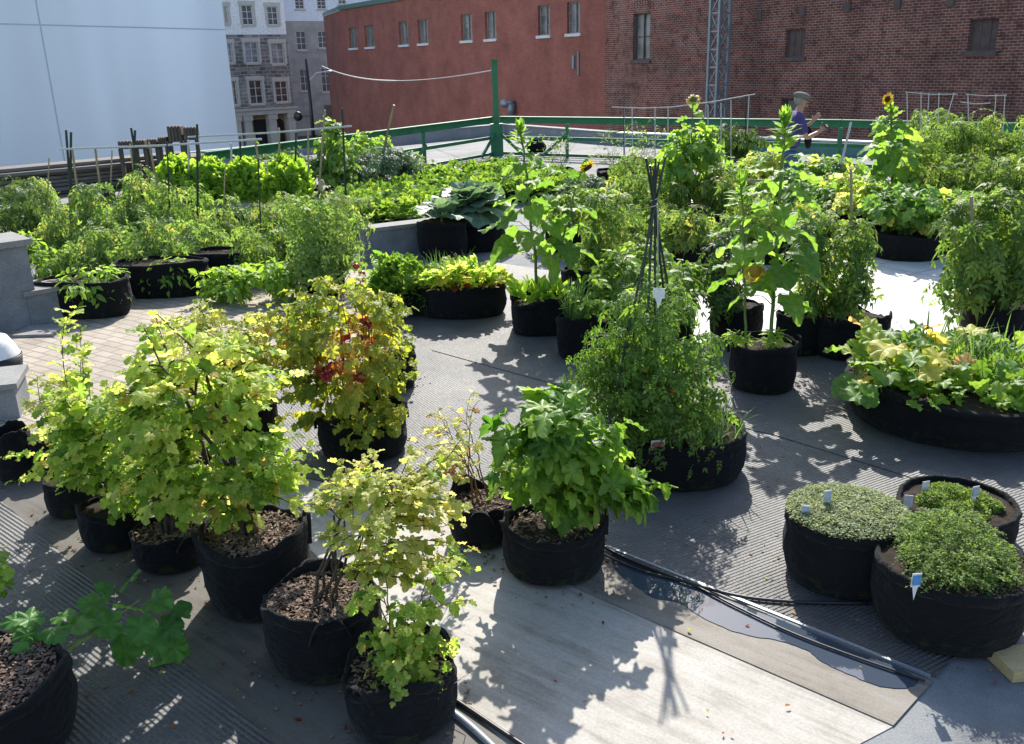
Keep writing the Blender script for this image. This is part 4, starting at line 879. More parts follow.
lp = [post_at(x, (CA, CB)) for x in (207, 320, 424)]
railing('railing', 'green wooden railing receding on the left to the tall green post', CA, (CB[0] - .12, CB[1] - .18), lp, [(lp[2], -1), ((CB[0] - .1, CB[1] - .15), -1), (lp[0], 1)])
rp = [post_at(x, (CB, CC)) for x in (567, 690)]
railing('railing', 'green wooden railing on the right running from the tall green post past the man', (CB[0] + .12, CB[1] - .08), CC, rp + [CC], [(rp[0], -1), ((CB[0] + .15, CB[1] - .1), 1)])
railing('railing', 'green wooden railing at the far right behind the tallest yellow sunflower', (CC[0] + .02, CC[1] - .017), CD, [post_at(985, (CC, CD)), CD])
r_ = thing('railing_post', 'tall green post rising above the corner of the railing', 'post', (CB[0], CB[1], 0)); zt = at_dist(497, 61, math.hypot(*CB)).z
m = MB(); m.box((-.085, -.085, 0), (.085, .085, zt)); m.build('shaft', M['greenpaint'], r_); m = MB(); m.box((-.1, -.1, zt + .002), (.1, .1, zt + .04)); m.build('cap', M['greenpaint'], r_); m = MB(); m.box((-.18, -.18, 0), (.18, .18, .9)); m.build('base_boxing', M['greenpaint'], r_)
p1 = Vector((CB[0] - .1, CB[1], zt - .25)); p2 = at_depth(322, 66, 60); m = MB(); pts = [p1 * (1 - t) + p2 * t - Vector((0, 0, 1.1 * t * (1 - t) * 2)) for t in np.linspace(0, 1, 24)]; m.tube(pts, [.014] * 9 + [.028] * 15, 5); tag(m.build('overhead_cable', M['white_pvc']), 'thin pale cable sagging from the tall green post across the red brick wall', 'cable')
# ---------------------------------------------------------------- potted plants
def yz(c, x, y):
    d = ray(x, y); t = c.y / d.y; p = CAM + d * t; return p.x - c.x, p.z - c.z
def crown(c, cx, ytop, w, ybot):
    o, _ = yz(c, cx, (ytop + ybot) / 2); return dict(off=(o, 0), top=yz(c, cx, ytop)[1], R=w_px(c, w) / 2, zb=yz(c, cx, ybot)[1])
POTS = []
class Pot:
    def __init__(s, name, label, cat, px, seed, group=None, ry=None, rot=0, **kw):
        s.rng = np.random.default_rng(seed); s.c, s.r, s.h = pot_px(*px); POTS.append((s.c, s.r))
        s.root = thing(name, label, cat, s.c, 0, group); s.z = grow_bag(s.root, s.rng, s.r, s.h, ry=(ry * s.r if ry else None), **kw)
    def cr(s, *a): return crown(s.c, *a)
    def shrub(s, cx, ytop, w, ybot, clusters=(), **kw): 
        d = s.cr(cx, ytop, w, ybot); d.update(kw)
        for q in clusters:
            e = s.cr(*q[:4]); pts = crown_pts(s.rng, q[4], 'ellipsoid', e['off'], e['zb'], e['top'], e['R'])
            d['extra'] = pts if d.get('extra') is None else np.vstack([np.array(d['extra'], float), pts])
        return shrub(s.root, s.rng, s.z, **d)
GB = 'plants in black fabric bags'
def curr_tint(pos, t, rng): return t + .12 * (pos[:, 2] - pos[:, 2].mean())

# --- foreground
p = Pot('currant_bush', 'largest yellow green currant bush, thick dark limbs in a bag full of bark mulch', 'shrub', (265, 104, 625, 553), 1, GB, handles=(0.4,), chips=420, soil=.88, slump=.05)
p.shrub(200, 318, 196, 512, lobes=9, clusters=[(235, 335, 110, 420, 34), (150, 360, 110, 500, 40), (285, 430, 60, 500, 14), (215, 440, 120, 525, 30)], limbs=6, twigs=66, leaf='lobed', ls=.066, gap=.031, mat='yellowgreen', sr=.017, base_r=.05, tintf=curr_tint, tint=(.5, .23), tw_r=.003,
        extra=[(yz(p.c, x, y)[0], oy, yz(p.c, x, y)[1]) for x, y, oy in ((318, 470, 0), (305, 500, -.1), (290, 445, .1), (310, 448, 0), (255, 520, -.05), (150, 320, .1), (228, 492, -.15), (240, 470, -.2))])
p = Pot('currant_bush', 'yellow green currant bush whose bag stands between the mulched bag and the darkest bag', 'shrub', (177, 70, 577, 545), 2, GB, handles=(2.4,), chips=160, soil=.85)
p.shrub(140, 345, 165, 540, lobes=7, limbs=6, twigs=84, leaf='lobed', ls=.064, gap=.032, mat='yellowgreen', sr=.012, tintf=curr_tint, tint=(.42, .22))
p = Pot('currant_bush', 'yellow green currant bush with one tall upright shoot and a long bare branch reaching left', 'shrub', (121, 62, 555, 516), 3, GB, soil=.85)
p.shrub(88, 378, 120, 515, lobes=6, limbs=6, twigs=60, leaf='lobed', ls=.066, gap=.034, mat='yellowgreen', sr=.011, tint=(.5, .24),
        extra=[(yz(p.c, x, y)[0], 0, yz(p.c, x, y)[1]) for x, y in ((78, 308), (76, 345), (80, 325), (4, 458), (14, 482), (36, 470), (60, 400), (50, 392))], limb_top=.9)
p = Pot('currant_bush', 'small pale yellow currant bush in a low dark bag near the grey block', 'shrub', (78, 50, 520, 486), 4, GB, soil=.85)
p.shrub(62, 368, 72, 470, limbs=4, twigs=34, leaf='lobed', ls=.055, gap=.034, mat='paleyellow', sr=.008, tint=(.4, .2))
p = Pot('currant_bush', 'pale yellow currant bush behind the largest bush and left of the reddening one', 'shrub', (250, 62, 450, 415), 5, GB, soil=.85)
p.shrub(228, 284, 170, 420, lobes=8, limbs=6, twigs=84, leaf='lobed', ls=.062, gap=.034, mat='paleyellow', sr=.01, tint=(.42, .24))
def autumn_f(c, centers):
    cc = [np.array((yz(c, x, y)[0], 0, yz(c, x, y)[1])) for x, y in centers]
    def f(pos, t, rng):
        g = np.zeros(len(pos))
        for q in cc: g = np.maximum(g, np.exp(-(((pos[:, 0] - q[0]) ** 2 + (pos[:, 2] - q[2]) ** 2) / (.085 ** 2))))
        return np.clip(rng.normal(.3, .16, len(pos)), 0, .6) * (1 - g) + g * rng.normal(.86, .13, len(pos))
    return f
p = Pot('cane_shrub', 'upright cane shrub turning yellow and red in a bag with raised corners', 'shrub', (366, 88, 466, 431), 6, GB, handles=(0.6,), soil=.75, slump=.1, peaks=[(.6, .07, .3)], square=.1)
p.shrub(342, 278, 150, 425, shape='column', limbs=16, twigs=130, leaf='lobed', ls=.072, gap=.042, mat='autumn', smat='stem_red', sr=.008, base_r=.15, tint=(.35, .2), droop=.8, updir=.1, limb_top=.97,
        tintf=autumn_f(p.c, [(352, 345), (338, 350), (368, 318), (360, 360), (288, 345), (374, 340), (330, 358), (350, 330)]), start=.15)
p = Pot('cane_shrub', 'smaller olive yellow cane shrub behind the reddening one, bag edge showing at right', 'shrub', (394, 48, 393, 362), 7, GB, soil=.75)
p.shrub(390, 318, 58, 378, shape='column', limbs=8, twigs=26, leaf='lobed', ls=.07, gap=.045, mat='autumn', smat='stem_red', sr=.007, base_r=.1, tint=(.3, .12), droop=.8, updir=.1)
p = Pot('currant_bush', 'pale yellow currant bush over a bag of bark mulch behind the frontmost bag', 'shrub', (330, 112, 690, 626), 8, GB, handles=(1.9,), chips=460, soil=.88, slump=.06)
p.shrub(388, 446, 150, 590, lobes=9, clusters=[(350, 460, 80, 560, 16), (430, 445, 80, 520, 14)], limbs=5, twigs=58, leaf='lobed', ls=.046, gap=.028, mat='paleyellow', sr=.009, base_r=.06, tint=(.36, .24), 
        extra=[(yz(p.c, x, y)[0], oy, yz(p.c, x, y)[1]) for x, y, oy in ((330, 480, 0), (322, 500, .1), (340, 540, 0), (336, 470, .1), (345, 565, -.05), (355, 500, 0), (470, 440, .2), (455, 470, .2))])
m = MB(); q = yz(p.c, 334, 515); b = yz(p.c, 337, 600); m.tube([(b[0], 0, p.z), (q[0], 0, q[1])], [.008, .005], 6); m.build('dark_stem', M['stem_brown'], p.root)
p = Pot('currant_bush', 'frontmost currant bush with sparse yellow green leaves in a mossy crumpled bag', 'shrub', (407, 112, 752, 700), 9, GB, handles=(0.9,), chips=120, soil=.8, slump=.12, wob=.035)
p.shrub(402, 560, 118, 690, lobes=8, limbs=9, twigs=42, leaf='lobed', ls=.05, gap=.032, mat='yellowgreen', smat='stem_red', sr=.006, base_r=.1, tint=(.5, .25), shape='column', droop=.5, limb_top=.9,
        extra=[(yz(p.c, x, y)[0], oy, yz(p.c, x, y)[1]) for x, y, oy in ((455, 552, 0), (470, 560, .1), (468, 600, 0), (450, 585, 0), (440, 620, .1), (474, 575, .05), (455, 560, -.1), (352, 605, 0), (365, 585, 0), (385, 545, .05))])
m = MB(); pts = [(yz(p.c, x, y)[0], -.02 - .08 * math.sin(i), yz(p.c, x, y)[1]) for i, (x, y) in enumerate(((432, 690), (450, 676), (468, 664), (476, 668), (470, 680), (455, 686), (444, 700), (462, 735)))]; m.tube([Vector(a) for a in bez(pts[0], pts[2], pts[4], 8)] + [Vector(a) for a in bez(pts[4], pts[5], pts[6], 8)][1:], .0018, 4); tag(m.build('tie_wire', M['white_pvc'], None, loc=p.c), 'thin looped tie wire springing from the frontmost bag', 'wire')
p = Pot('currant_bush', 'nearly bare currant bush with a few yellow leaves, its bag beside the bright green bush', 'shrub', (486, 72, 553, 516), 10, GB, handles=(1.5,), chips=120, soil=.8, slump=.1, peaks=[(2.4, .05, .4)])
p.shrub(452, 402, 70, 485, limbs=6, twigs=26, leaf='lobed', ls=.04, gap=.05, mat='paleyellow', smat='stem_red', sr=.006, base_r=.08, tint=(.62, .22), tw_r=.0018, extra=[(yz(p.c, x, y)[0], 0, yz(p.c, x, y)[1]) for x, y in ((474, 392), (432, 430), (480, 400), (440, 455), (425, 465), (418, 480), (448, 478))])
p = Pot('lobed_leaf_bush', 'compact bright green bush with maple shaped leaves on pale membrane in the foreground', 'shrub', (555, 99, 593, 547), 11, GB, handles=(0.2,), chips=120, soil=.82, slump=.05)
p.shrub(545, 388, 92, 540, lobes=8, clusters=[(614, 412, 20, 465, 7), (640, 472, 34, 505, 12), (505, 400, 34, 500, 12), (552, 384, 50, 440, 12)], limbs=7, twigs=42, leaf='maple', ls=.125, gap=.072, face=.55, mat='maple', sr=.01, smat='stem_green', tint=(.55, .26), droop=.7, updir=.3, zb=.22,
        )
# front left bag with the scalloped leaf plant
r_ = Pot('scalloped_leaf_plant', 'trailing plant with a thick pale stem and scalloped leaves in the big front left bag', 'plant', (-2, 176, 800, 724), 12, GB, chips=500, soil=.9, slump=.05)
p = r_
def wpt(x, y, dist): q = at_dist(x, y, dist); return np.array((q.x - p.c.x, q.y - p.c.y, q.z - p.c.z))
D0 = hd(p.c)
pts = [wpt(0, 712, D0 - .02), wpt(18, 695, D0), wpt(45, 678, D0 + .05), wpt(62, 655, D0 + .1), wpt(82, 640, D0 + .12), wpt(105, 630, D0 + .15)]
pts[0][2] = p.z + .01; m = MB(); m.tube(pts, [.026, .024, .022, .019, .016, .012], 9); m.tube([pts[3], wpt(55, 640, D0 + .1), wpt(52, 628, D0 + .1)], [.009, .007, .006], 6); m.tube([pts[5], wpt(125, 640, D0 + .18), wpt(158, 652, D0 + .2)], [.007, .006, .004], 6); m.tube([pts[5], wpt(120, 615, D0 + .2), wpt(140, 600, D0 + .25)], [.007, .006, .004], 6)
for i in range(7):
    t = pts[2 + i % 3]; m.tube([t, t + np.array((p.rng.normal() * .03, p.rng.normal() * .03, .03))], [.004, .002], 4)
m.build('thick_stem', M['stem_pale'], p.root, True)
lv = [(112, 590, .0, -.6, .3), (128, 583, .05, .2, .6), (150, 600, .05, .7, .1), (132, 608, -.05, 0, .2), (160, 622, 0, .9, -.2), (118, 622, -.05, -.7, 0), (148, 635, -.05, .5, -.4), (168, 640, 0, .6, -.5), (160, 662, 0, .2, -.9), (175, 655, .05, .6, -.6), (140, 618, -.1, .1, -.3), (104, 605, .05, -.9, .2), (170, 610, .08, .8, .3), (128, 640, -.06, -.2, -.5), (165, 675, 0, 0, -1),
      (40, 618, .0, -.6, .2), (58, 615, .05, .6, .3), (30, 650, -.08, -.6, -.5), (52, 628, -.02, .3, .0), (70, 622, .0, .9, .1), (36, 632, 0, -.9, .1), (22, 620, .05, -.8, .3), (20, 722, -.05, .6, .1), (6, 730, -.05, -.5, .1)]
P_ = []; D_ = []; N_ = []
for x, y, dy, dx, dz in lv: P_.append(wpt(x, y, D0 + .17 + dy)); D_.append((dx, -.35, dz)); N_.append((0, -.35, .9))
build_leaves('foliage', 'round', np.array(P_), np.array(D_), np.array(N_) + p.rng.normal(size=(len(lv), 3)) * .2,   .105 * (.8 + .4 * p.rng.random(len(lv))), p.rng.normal(.4, .22, len(lv)).clip(0, 1), M['geran'], p.root, p.rng)
p = Pot('leafy_plant', 'bright green leafy plant cut off by the left edge above the front left bag', 'plant', (-34, 70, 660, 612), 13, GB, soil=.85)
p.shrub(-22, 560, 62, 605, limbs=5, twigs=18, leaf='round', ls=.07, gap=.05, mat='bright', smat='stem_green', sr=.005, tint=(.5, .2))

# empty and small containers on the left
p = Pot('grow_bag', 'empty narrow black fabric bag standing upright beside the grey block', 'plant bag', (20, 36, 483, 436), 14, None, soil=.45, taper=.98)
p = Pot('grow_bag', 'second narrow black bag right of the empty one, under the yellow leaves', 'plant bag', (54, 36, 478, 444), 15, None, soil=.6)
c, r, h = pot_px(4, 44, 384, 362)
r_ = thing('bucket', 'black bucket topped with an upturned white basin at the left edge', 'bucket', c); m = MB(); m.lathe([(.01, .002), (r * .86, .002), (r, h), (r * .95, h), (r * .84, .02)], 32); m.build('bucket_body', M['blackplastic'], r_, True)
r_ = thing('basin', 'upturned white plastic basin resting on the black bucket', 'basin', (c.x - .05, c.y, c.z + h + .002)); m = MB(); m.lathe([(r * 1.15, 0), (r * 1.13, .012), (r * .95, .1), (r * .75, .17), (r * .45, .2), (.005, .205)], 32); m.build('basin_body', M['white'], r_, True)

# --- middle
p = Pot('tomato_bed', 'dense tangled tomato plant filling a wide round bag beneath a stake tripod', 'plant', (678, 124, 497, 452), 20, GB, soil=.85, slump=.05)
p.shrub(652, 272, 150, 445, lobes=11, clusters=[(604, 300, 74, 450, 40), (590, 340, 60, 440, 24), (652, 262, 60, 340, 24), (705, 330, 60, 430, 24)], limbs=12, twigs=120, leaf='tomato', ls=.088, gap=.042, mat='green', smat='stem_green', sr=.008, base_r=.25, tint=(.42, .25), shape='ellipsoid', droop=.5, zb=.25)
p.shrub(668, 350, 140, 450, limbs=9, twigs=110, leaf='tomato', ls=.078, gap=.042, mat='tomato', smat='stem_green', sr=.006, base_r=.3, tint=(.4, .25), shape='mound', lname='lower_foliage', droop=.5)
fruits(p.root, p.rng, [(yz(p.c, x, y)[0], oy, yz(p.c, x, y)[1]) for x, y, oy in ((640, 358, -.2), (636, 345, -.15), (665, 375, -.3))], .025)
blades(p.root, p.rng, disc_pts(p.rng, 260, p.r * .85, p.z, (.02, -.05)), .22, .009, 'grass', .6, 'grass_blades', .7)
ml = []
m = MB(); tie = None
tz = yz(p.c, 654, 204); topz = yz(p.c, 654, 158)
r2 = thing('stake_tripod', 'dark green stakes tied into a tripod above the dense tomato bag', 'plant support', p.c)
for i, (px, py, bx) in enumerate(((641, 157, .42), (654, 159, .05), (666, 157, -.42), (648, 164, .3), (663, 162, -.25), (656, 170, -.1))):
    t = yz(p.c, px, py); a = 1.05 * i; b = Vector((bx * .8 + tz[0], .3 * math.sin(a * 2 + 1), p.z - .05)); k = Vector((tz[0] + .01 * math.sin(a), .012 * math.cos(a), tz[1])); e_ = k + (k - b).normalized() * (t[1] - tz[1]) * 1.02
    m = MB(); m.tube([b, k, e_], [.008, .008, .007], 6); m.build('stake', M['darkstake'], r2)
m = MB(); m.tube([(tz[0] + .02 * math.cos(t), .02 * math.sin(t), tz[1] + .006 * t) for t in np.linspace(-6, 8, 40)], .003, 4); m.tube([(tz[0] + .02, -.02, tz[1]), (tz[0] + .03, -.04, tz[1] - .5), (tz[0] + .015, -.06, tz[1] - .9)], .003, 4); m.build('string', M['white_pvc'], r2)
def tag_label(label, root_c, x, y, w=.03, h=.07, ang=0, col='white', zbot=None, dy=0):
    root_c = Vector((root_c.x, root_c.y + dy, root_c.z)); dy = 0; o = yz(root_c, x, y); r_ = thing('plant_tag', label, 'plant tag', (root_c.x + o[0], root_c.y + dy, root_c.z + o[1] - h), ang)
    mm = MB(); mm.add([(-w / 2, 0, h * .3), (w / 2, 0, h * .3), (w / 2, -.004, h), (-w / 2, -.004, h), (-w / 2, .002, h * .3), (w / 2, .002, h * .3), (w / 2, -.002, h), (-w / 2, -.002, h)], [(0, 1, 2, 3), (5, 4, 7, 6), (0, 3, 7, 4), (1, 5, 6, 2), (3, 2, 6, 7)]); mm.add([(-w * .3, 0, h * .3), (w * .3, 0, h * .3), (0, 0, -h * .4)], [(0, 1, 2)]); mm.build('card', M['white'], r_)
    if col != 'white':
        b = MB(); b.box((-w * .42, -.0075, h * .42), (w * .42, -.0045, h * .9)); b.build('printed_patch', M[col], r_)
    return r_
M['pink'] = plain('printed_pink', (.6, .1, .16), .4); M['bluecard'] = plain('printed_blue', (.08, .25, .5), .4); M['greycard'] = plain('faded_print', (.4, .45, .5), .5)
tag_label('white plant tag with a pink picture at the front edge of the dense tomato bag', p.c, 658, 440, .09, .13, .15, 'pink', dy=-p.r * .78)
tag_label('plain white paper tag tied high on the stake tripod', p.c, 659, 288, .07, .09, -.3, dy=-.35)

def simple(name, label, cat, px, seed, bag={}, **kw):
    p = Pot(name, label, cat, px, seed, GB, **bag); return p
# sunflowers
p = Pot('sunflower', 'tall two stalk sunflower with closed bud and a spent yellow head, in a neat bag', 'sunflower', (761, 66, 397, 352), 21, GB, handles=(0.1,), soil=.86, slump=.02)
a = yz(p.c, 772, 330); t = yz(p.c, 786, 118); sunflower(p.root, p.rng, p.z, t[1], (a[0], .02), (t[0] - a[0], 0), 42, .2, sr=.017, bare=.16, lower=.5)
a = yz(p.c, 748, 330); t = yz(p.c, 742, 182); sunflower(p.root, p.rng, p.z, t[1], (a[0], .05), (t[0] - a[0], 0), 20, .17, sr=.012, bare=.3, lower=.5, name='second_stalk')
q = yz(p.c, 751, 268); m = MB(); m.tube(bez((q[0] + .03, .0, q[1] + .3), (q[0] + .0, -.1, q[1] + .2), (q[0], -.1, q[1] + .04), 8), .006, 5); m.build('flower_stem', M['stem_green'], p.root)
m = MB(); m.ball((q[0], -.13, q[1]), .05, 12, 8, (1, .5, 1.05)); hh = m.build('spent_flower_head', M['drypetal'], p.root, True)
kk = 20; az = np.arange(kk) * .314; base_ = np.stack([q[0] + np.cos(az) * .05, np.full(kk, -.12), q[1] + np.sin(az) * .05], 1); build_leaves('petals', 'lance', base_, np.stack([np.cos(az) * .7, np.full(kk, .1), np.sin(az) * .5 - .7], 1), np.tile((0, -1.0, .1), (kk, 1)), np.full(kk, .06), p.rng.random(kk), M['drypetal'], hh, p.rng, 1.6)
for x, y in ((735, 335), (772, 335)):
    o = yz(p.c, x, y); shrub(p.root, p.rng, p.z, p.z + .17, .09, (o[0], -.08), p.z + .02, limbs=4, twigs=18, leaf='lance', ls=.06, gap=.02, mat='bright', smat='stem_green', sr=.003, base_r=.02, tint=(.6, .2), lname='low_foliage')
p = Pot('sunflower', 'sunflower in the square sagging bag beside the oblong bag, its bud not yet open', 'sunflower', (541, 58, 338, 304), 22, GB, soil=.82, square=.22, slump=.09, taper=1.0)
a = yz(p.c, 538, 300); t = yz(p.c, 520, 128); sunflower(p.root, p.rng, p.z, t[1], (a[0], .0), (t[0] - a[0], .05), 42, .2, sr=.017, bare=.2, lower=.8)
a = yz(p.c, 552, 300); t = yz(p.c, 585, 163); sunflower(p.root, p.rng, p.z, t[1], (a[0], .06), (t[0] - a[0], 0), 22, .19, head='flower', r=.085, sr=.014, bare=.3, lower=.7, face=(.5, -.45, -.75), name='second_stalk')
leaf_scatter(p.root, p.rng, disc_pts(p.rng, 150, p.r * .9, p.z + .04) + np.array((0, 0, 1)) * p.rng.random((150, 1)) * .1, 'ovate', .13, 'bright', (.55, .2), (0, 0, p.z - .1), .8, .3, 'low_foliage', .5)
# oblong bag
p = Pot('strawberry_bed', 'oblong black bag of strawberry plants edged with red leaves and a tuft of chives behind', 'plant', (463, 92, 326, 296), 23, GB, soil=.85, ry=.62, slump=.04)
pts = disc_pts(p.rng, 420, p.r * 1.05, p.z, ry=p.r * .66); pts[:, 2] += .05 + .2 * p.rng.random(420) * (1 - (pts[:, 0] / p.r / 1.1) ** 2)
leaf_scatter(p.root, p.rng, pts, 'straw', .13, 'yellowgreen', (.4, .25), (0, 0, p.z - .2), .3, .5, 'foliage', .4)
pts = disc_pts(p.rng, 60, p.r * 1.0, p.z + .06, ry=p.r * .62); pts[:, 1] = -np.abs(pts[:, 1]) - .05; leaf_scatter(p.root, p.rng, pts, 'ovate', .09, 'autumn', (.85, .15), (0, 0, p.z - .2), .2, .5, 'red_foliage', .5)
blades(p.root, p.rng, disc_pts(p.rng, 110, .3, p.z, (yz(p.c, 452, 280)[0], .15), .15), .42, .014, 'grass', .3, 'chives', .5)
p = Pot('strawberry_mound', 'low mound of strawberry leaves spilling left of the oblong bag', 'plant', (412, 40, 318, 292), 24, GB, soil=.85)
pts = crown_pts(p.rng, 330, 'mound', (yz(p.c, 402, 290)[0], 0), .1, yz(p.c, 402, 258)[1], w_px(p.c, 66) / 2); leaf_scatter(p.root, p.rng, pts, 'straw', .14, 'green', (.55, .25), (0, 0, 0), .3, .5, 'foliage', .4)
pts = crown_pts(p.rng, 120, 'mound', (yz(p.c, 388, 290)[0], -.1), .1, yz(p.c, 390, 250)[1], w_px(p.c, 34) / 2); leaf_scatter(p.root, p.rng, pts, 'ovate', .14, 'maple', (.6, .25), (0, 0, 0), .5, .5, 'taller_foliage', .4)
# plants behind the tomato bed
p = Pot('tomato_plant', 'leafy tomato plant behind the square sunflower bag with its bag rim in view', 'plant', (588, 52, 312, 275), 25, GB, soil=.9)
p.shrub(612, 190, 62, 285, shape='column', lobes=5, limbs=6, twigs=90, leaf='tomato', ls=.14, gap=.055, mat='tomato', smat='stem_green', sr=.008, tint=(.5, .25), zb=.35, droop=.5)
p = Pot('chive_bag', 'small dark bag of chives tucked left of the tomato bed', 'plant', (577, 40, 362, 322), 26, GB, soil=.85)
blades(p.root, p.rng, disc_pts(p.rng, 130, p.r * .6, p.z, (.0, .0)), .42, .013, 'grass', .25, 'chives', .4)
p.shrub(590, 275, 52, 330, limbs=5, twigs=26, leaf='ovate', ls=.08, gap=.04, mat='bright', smat='stem_green', sr=.004, tint=(.45, .2))
for i, (lab, px, cr_) in enumerate((('bushy pepper plant with bright leaves behind the left side of the tomato bed', (620, 44, 352, 325), (620, 252, 62, 335)), ('bushy pepper plant behind the right side of the tomato bed', (672, 44, 345, 318), (676, 258, 66, 340)), ('pepper plant directly below the tie of the stake tripod', (648, 44, 330, 304), (645, 235, 60, 310)))):
    p = Pot('pepper_plant', lab, 'plant', px, 30 + i, GB, soil=.85); p.shrub(*cr_, limbs=6, twigs=72, leaf='ovate', ls=.105, gap=.045, mat='green', smat='stem_green', sr=.007, tint=(.6, .23), zb=.3, droop=.6)
p = Pot('tomato_plant', 'dark leaved tomato plant whose bag stands behind the neat sunflower bag', 'plant', (735, 52, 346, 312), 34, GB, soil=.9)
p.shrub(722, 212, 66, 308, shape='column', lobes=5, limbs=6, twigs=70, leaf='tomato', ls=.13, gap=.06, mat='dark', smat='stem_brown', sr=.007, tint=(.55, .25), zb=.35, droop=.5)
for x in (728, 742): m = MB(); q = yz(p.c, x, 225); m.tube([(q[0], .05, p.z), (q[0], .05, q[1])], .008, 6); m.build('cane', M['bamboo'], p.root)
p = Pot('leafy_plant', 'small leafy plant in the bag squeezed between the sunflower bag and the staked tomato', 'plant', (797, 44, 358, 320), 35, GB, soil=.85)
p.shrub(806, 215, 50, 300, shape='column', lobes=5, limbs=5, twigs=52, leaf='tomato', ls=.14, gap=.06, mat='tomato', smat='stem_green', sr=.007, tint=(.5, .25), zb=.4)
p = Pot('tomato_plant', 'staked tomato plant in a slumped bag at the edge of the bright paving', 'plant', (847, 72, 363, 324), 36, GB, soil=.85, slump=.12, square=.12)
p.shrub(845, 202, 74, 318, shape='column', lobes=5, limbs=6, twigs=84, leaf='tomato', ls=.14, gap=.06, mat='tomato', smat='stem_green', sr=.007, tint=(.5, .25), zb=.4, droop=.6)
m = MB(); q0 = yz(p.c, 852, 320); q1 = yz(p.c, 850, 168); m.tube([(q0[0], -.02, p.z - .05), (q1[0], -.02, q1[1])], .012, 6); tag(m.build('garden_stake', M['bamboo'], None, loc=p.c), 'single tall cane rising through the staked tomato by the bright paving', 'stake')
# right big bed
p = Pot('squash_bed', 'wide low black bag overflowing with yellowing squash leaves, lettuce and grass', 'plant', (946, 206, 454, 410), 37, GB, soil=.9, slump=.04)
rg = p.rng; 
def put(px_list, leaf, ls, mat, tint, dyr=(-.5, .3), name='foliage', up=.2):
    P = []; D = []; Nn = []; Tt = []; sm = MB()
    for x, y, k in px_list:
        for j in range(k):
            dy = rg.uniform(*dyr) * p.r; q = yz(p.c, x + rg.normal() * 10, y + rg.normal() * 5); s_ = 1 + dy / p.c.y; P.append((q[0] * s_, dy, max(p.z + .05, q[1] + .07 + dy * .12))); az = rg.random() * 6.3; D.append((math.cos(az), math.sin(az) - .3, up * rg.normal())); Nn.append((rg.normal() * .35, -.25 + rg.normal() * .35, 1)); Tt.append(np.clip(rg.normal(*tint), 0, 1))
            b = (P[-1][0] * .85, dy * .8, p.z - .02); sm.tube(bez(b, (b[0], b[1], P[-1][2]), P[-1], 6), .004, 4, cap=False)
    sm.build('leaf_stalks', M['stem_green'], p.root, True); n_ = len(P); build_leaves(name, leaf, np.array(P), np.array(D), np.array(Nn), ls * (.65 + .6 * rg.random(n_)), np.array(Tt), M[mat], p.root, rg)
put([(848, 372, 3), (862, 360, 3), (880, 352, 4), (900, 356, 4), (915, 350, 4), (876, 372, 3), (895, 380, 4), (930, 345, 4), (950, 350, 3), (925, 372, 4), (940, 390, 3), (1000, 365, 4), (985, 350, 3), (1010, 380, 3), (870, 395, 2)], 'round', .17, 'squash', (.56, .3))
put([(905, 395, 8), (955, 385, 10), (975, 392, 10), (945, 402, 8), (1000, 395, 10), (985, 378, 10), (1020, 390, 10), (965, 372, 8), (868, 414, 5), (898, 417, 5), (925, 416, 6), (955, 416, 6), (985, 415, 6), (1015, 412, 6)], 'lobed', .11, 'bright', (.55, .2), (-.85, .0), 'lettuce_foliage', .5)
put([(840, 410, 1), (838, 385, 2), (850, 395, 1)], 'round', .17, 'squash', (.25, .1), (-.5, -.2), 'overhanging_leaves')
pts = disc_pts(rg, 260, p.r * .9, p.z + .05); pts[:, 2] += rg.random(260) * .12; leaf_scatter(p.root, rg, pts, 'lobed', .1, 'green', (.5, .25), (0, 0, p.z - .3), .5, .6, 'low_foliage', .5)
blades(p.root, rg, disc_pts(rg, 90, .3, p.z, (yz(p.c, 985, 350)[0], .1)), .5, .013, 'grass', .45, 'grass_blades', .7)
blades(p.root, rg, disc_pts(rg, 9, .1, p.z, (yz(p.c, 942, 330)[0], .25)), .62, .022, 'blue', .45, 'leek_blades', .5)
# herb bags
pa = Pot('creeping_thyme', 'round black bag covered by a flat grey green mat of creeping thyme', 'herb', (838, 116, 604, 541), 40, GB, soil=.97, slump=.01, wob=.008, seg=64)
k = 9000; pts = disc_pts(pa.rng, k, pa.r * 1.0, pa.h); rr_ = np.hypot(pts[:, 0], pts[:, 1]) / pa.r; pts[:, 2] += .03 * (1 - rr_ ** 3) + .012 * clump(pts, 40, 1) - .03 * np.clip(rr_ - .93, 0, 1) * 8 * pa.rng.random(k) + pa.rng.random(k) * .012 + .005
leaf_scatter(pa.root, pa.rng, pts, 'tiny', .016, 'thyme', (.5, .28), None, .4, .5, 'thyme_mat', .7, 1.3)
pb = Pot('moss_herb', 'black bag at the back of the three herb bags, holding low bright green cushions', 'herb', (949, 112, 562, 526), 41, GB, soil=.86, slump=.02, wob=.012)
P = []
for (ox, oy, rr, hh_) in ((-.12, .02, .09, .07), (.0, .06, .1, .09), (.1, .02, .1, .07), (.02, -.1, .11, .06), (-.07, -.08, .08, .05), (.16, -.06, .06, .05), (-.02, .14, .08, .06)):
    q = crown_pts(pb.rng, 900, 'mound', (ox, oy), pb.z, pb.z + hh_, rr); d = q - np.array((ox, oy, pb.z)); d /= np.linalg.norm(d / np.array((rr, rr, hh_)), axis=1, keepdims=True); P.append(np.array((ox, oy, pb.z)) + d * (.85 + .2 * pb.rng.random((900, 1))))
leaf_scatter(pb.root, pb.rng, np.vstack(P), 'tiny', .02, 'herb', (.6, .22), None, .8, .3, 'herb_cushions', .7, .9)
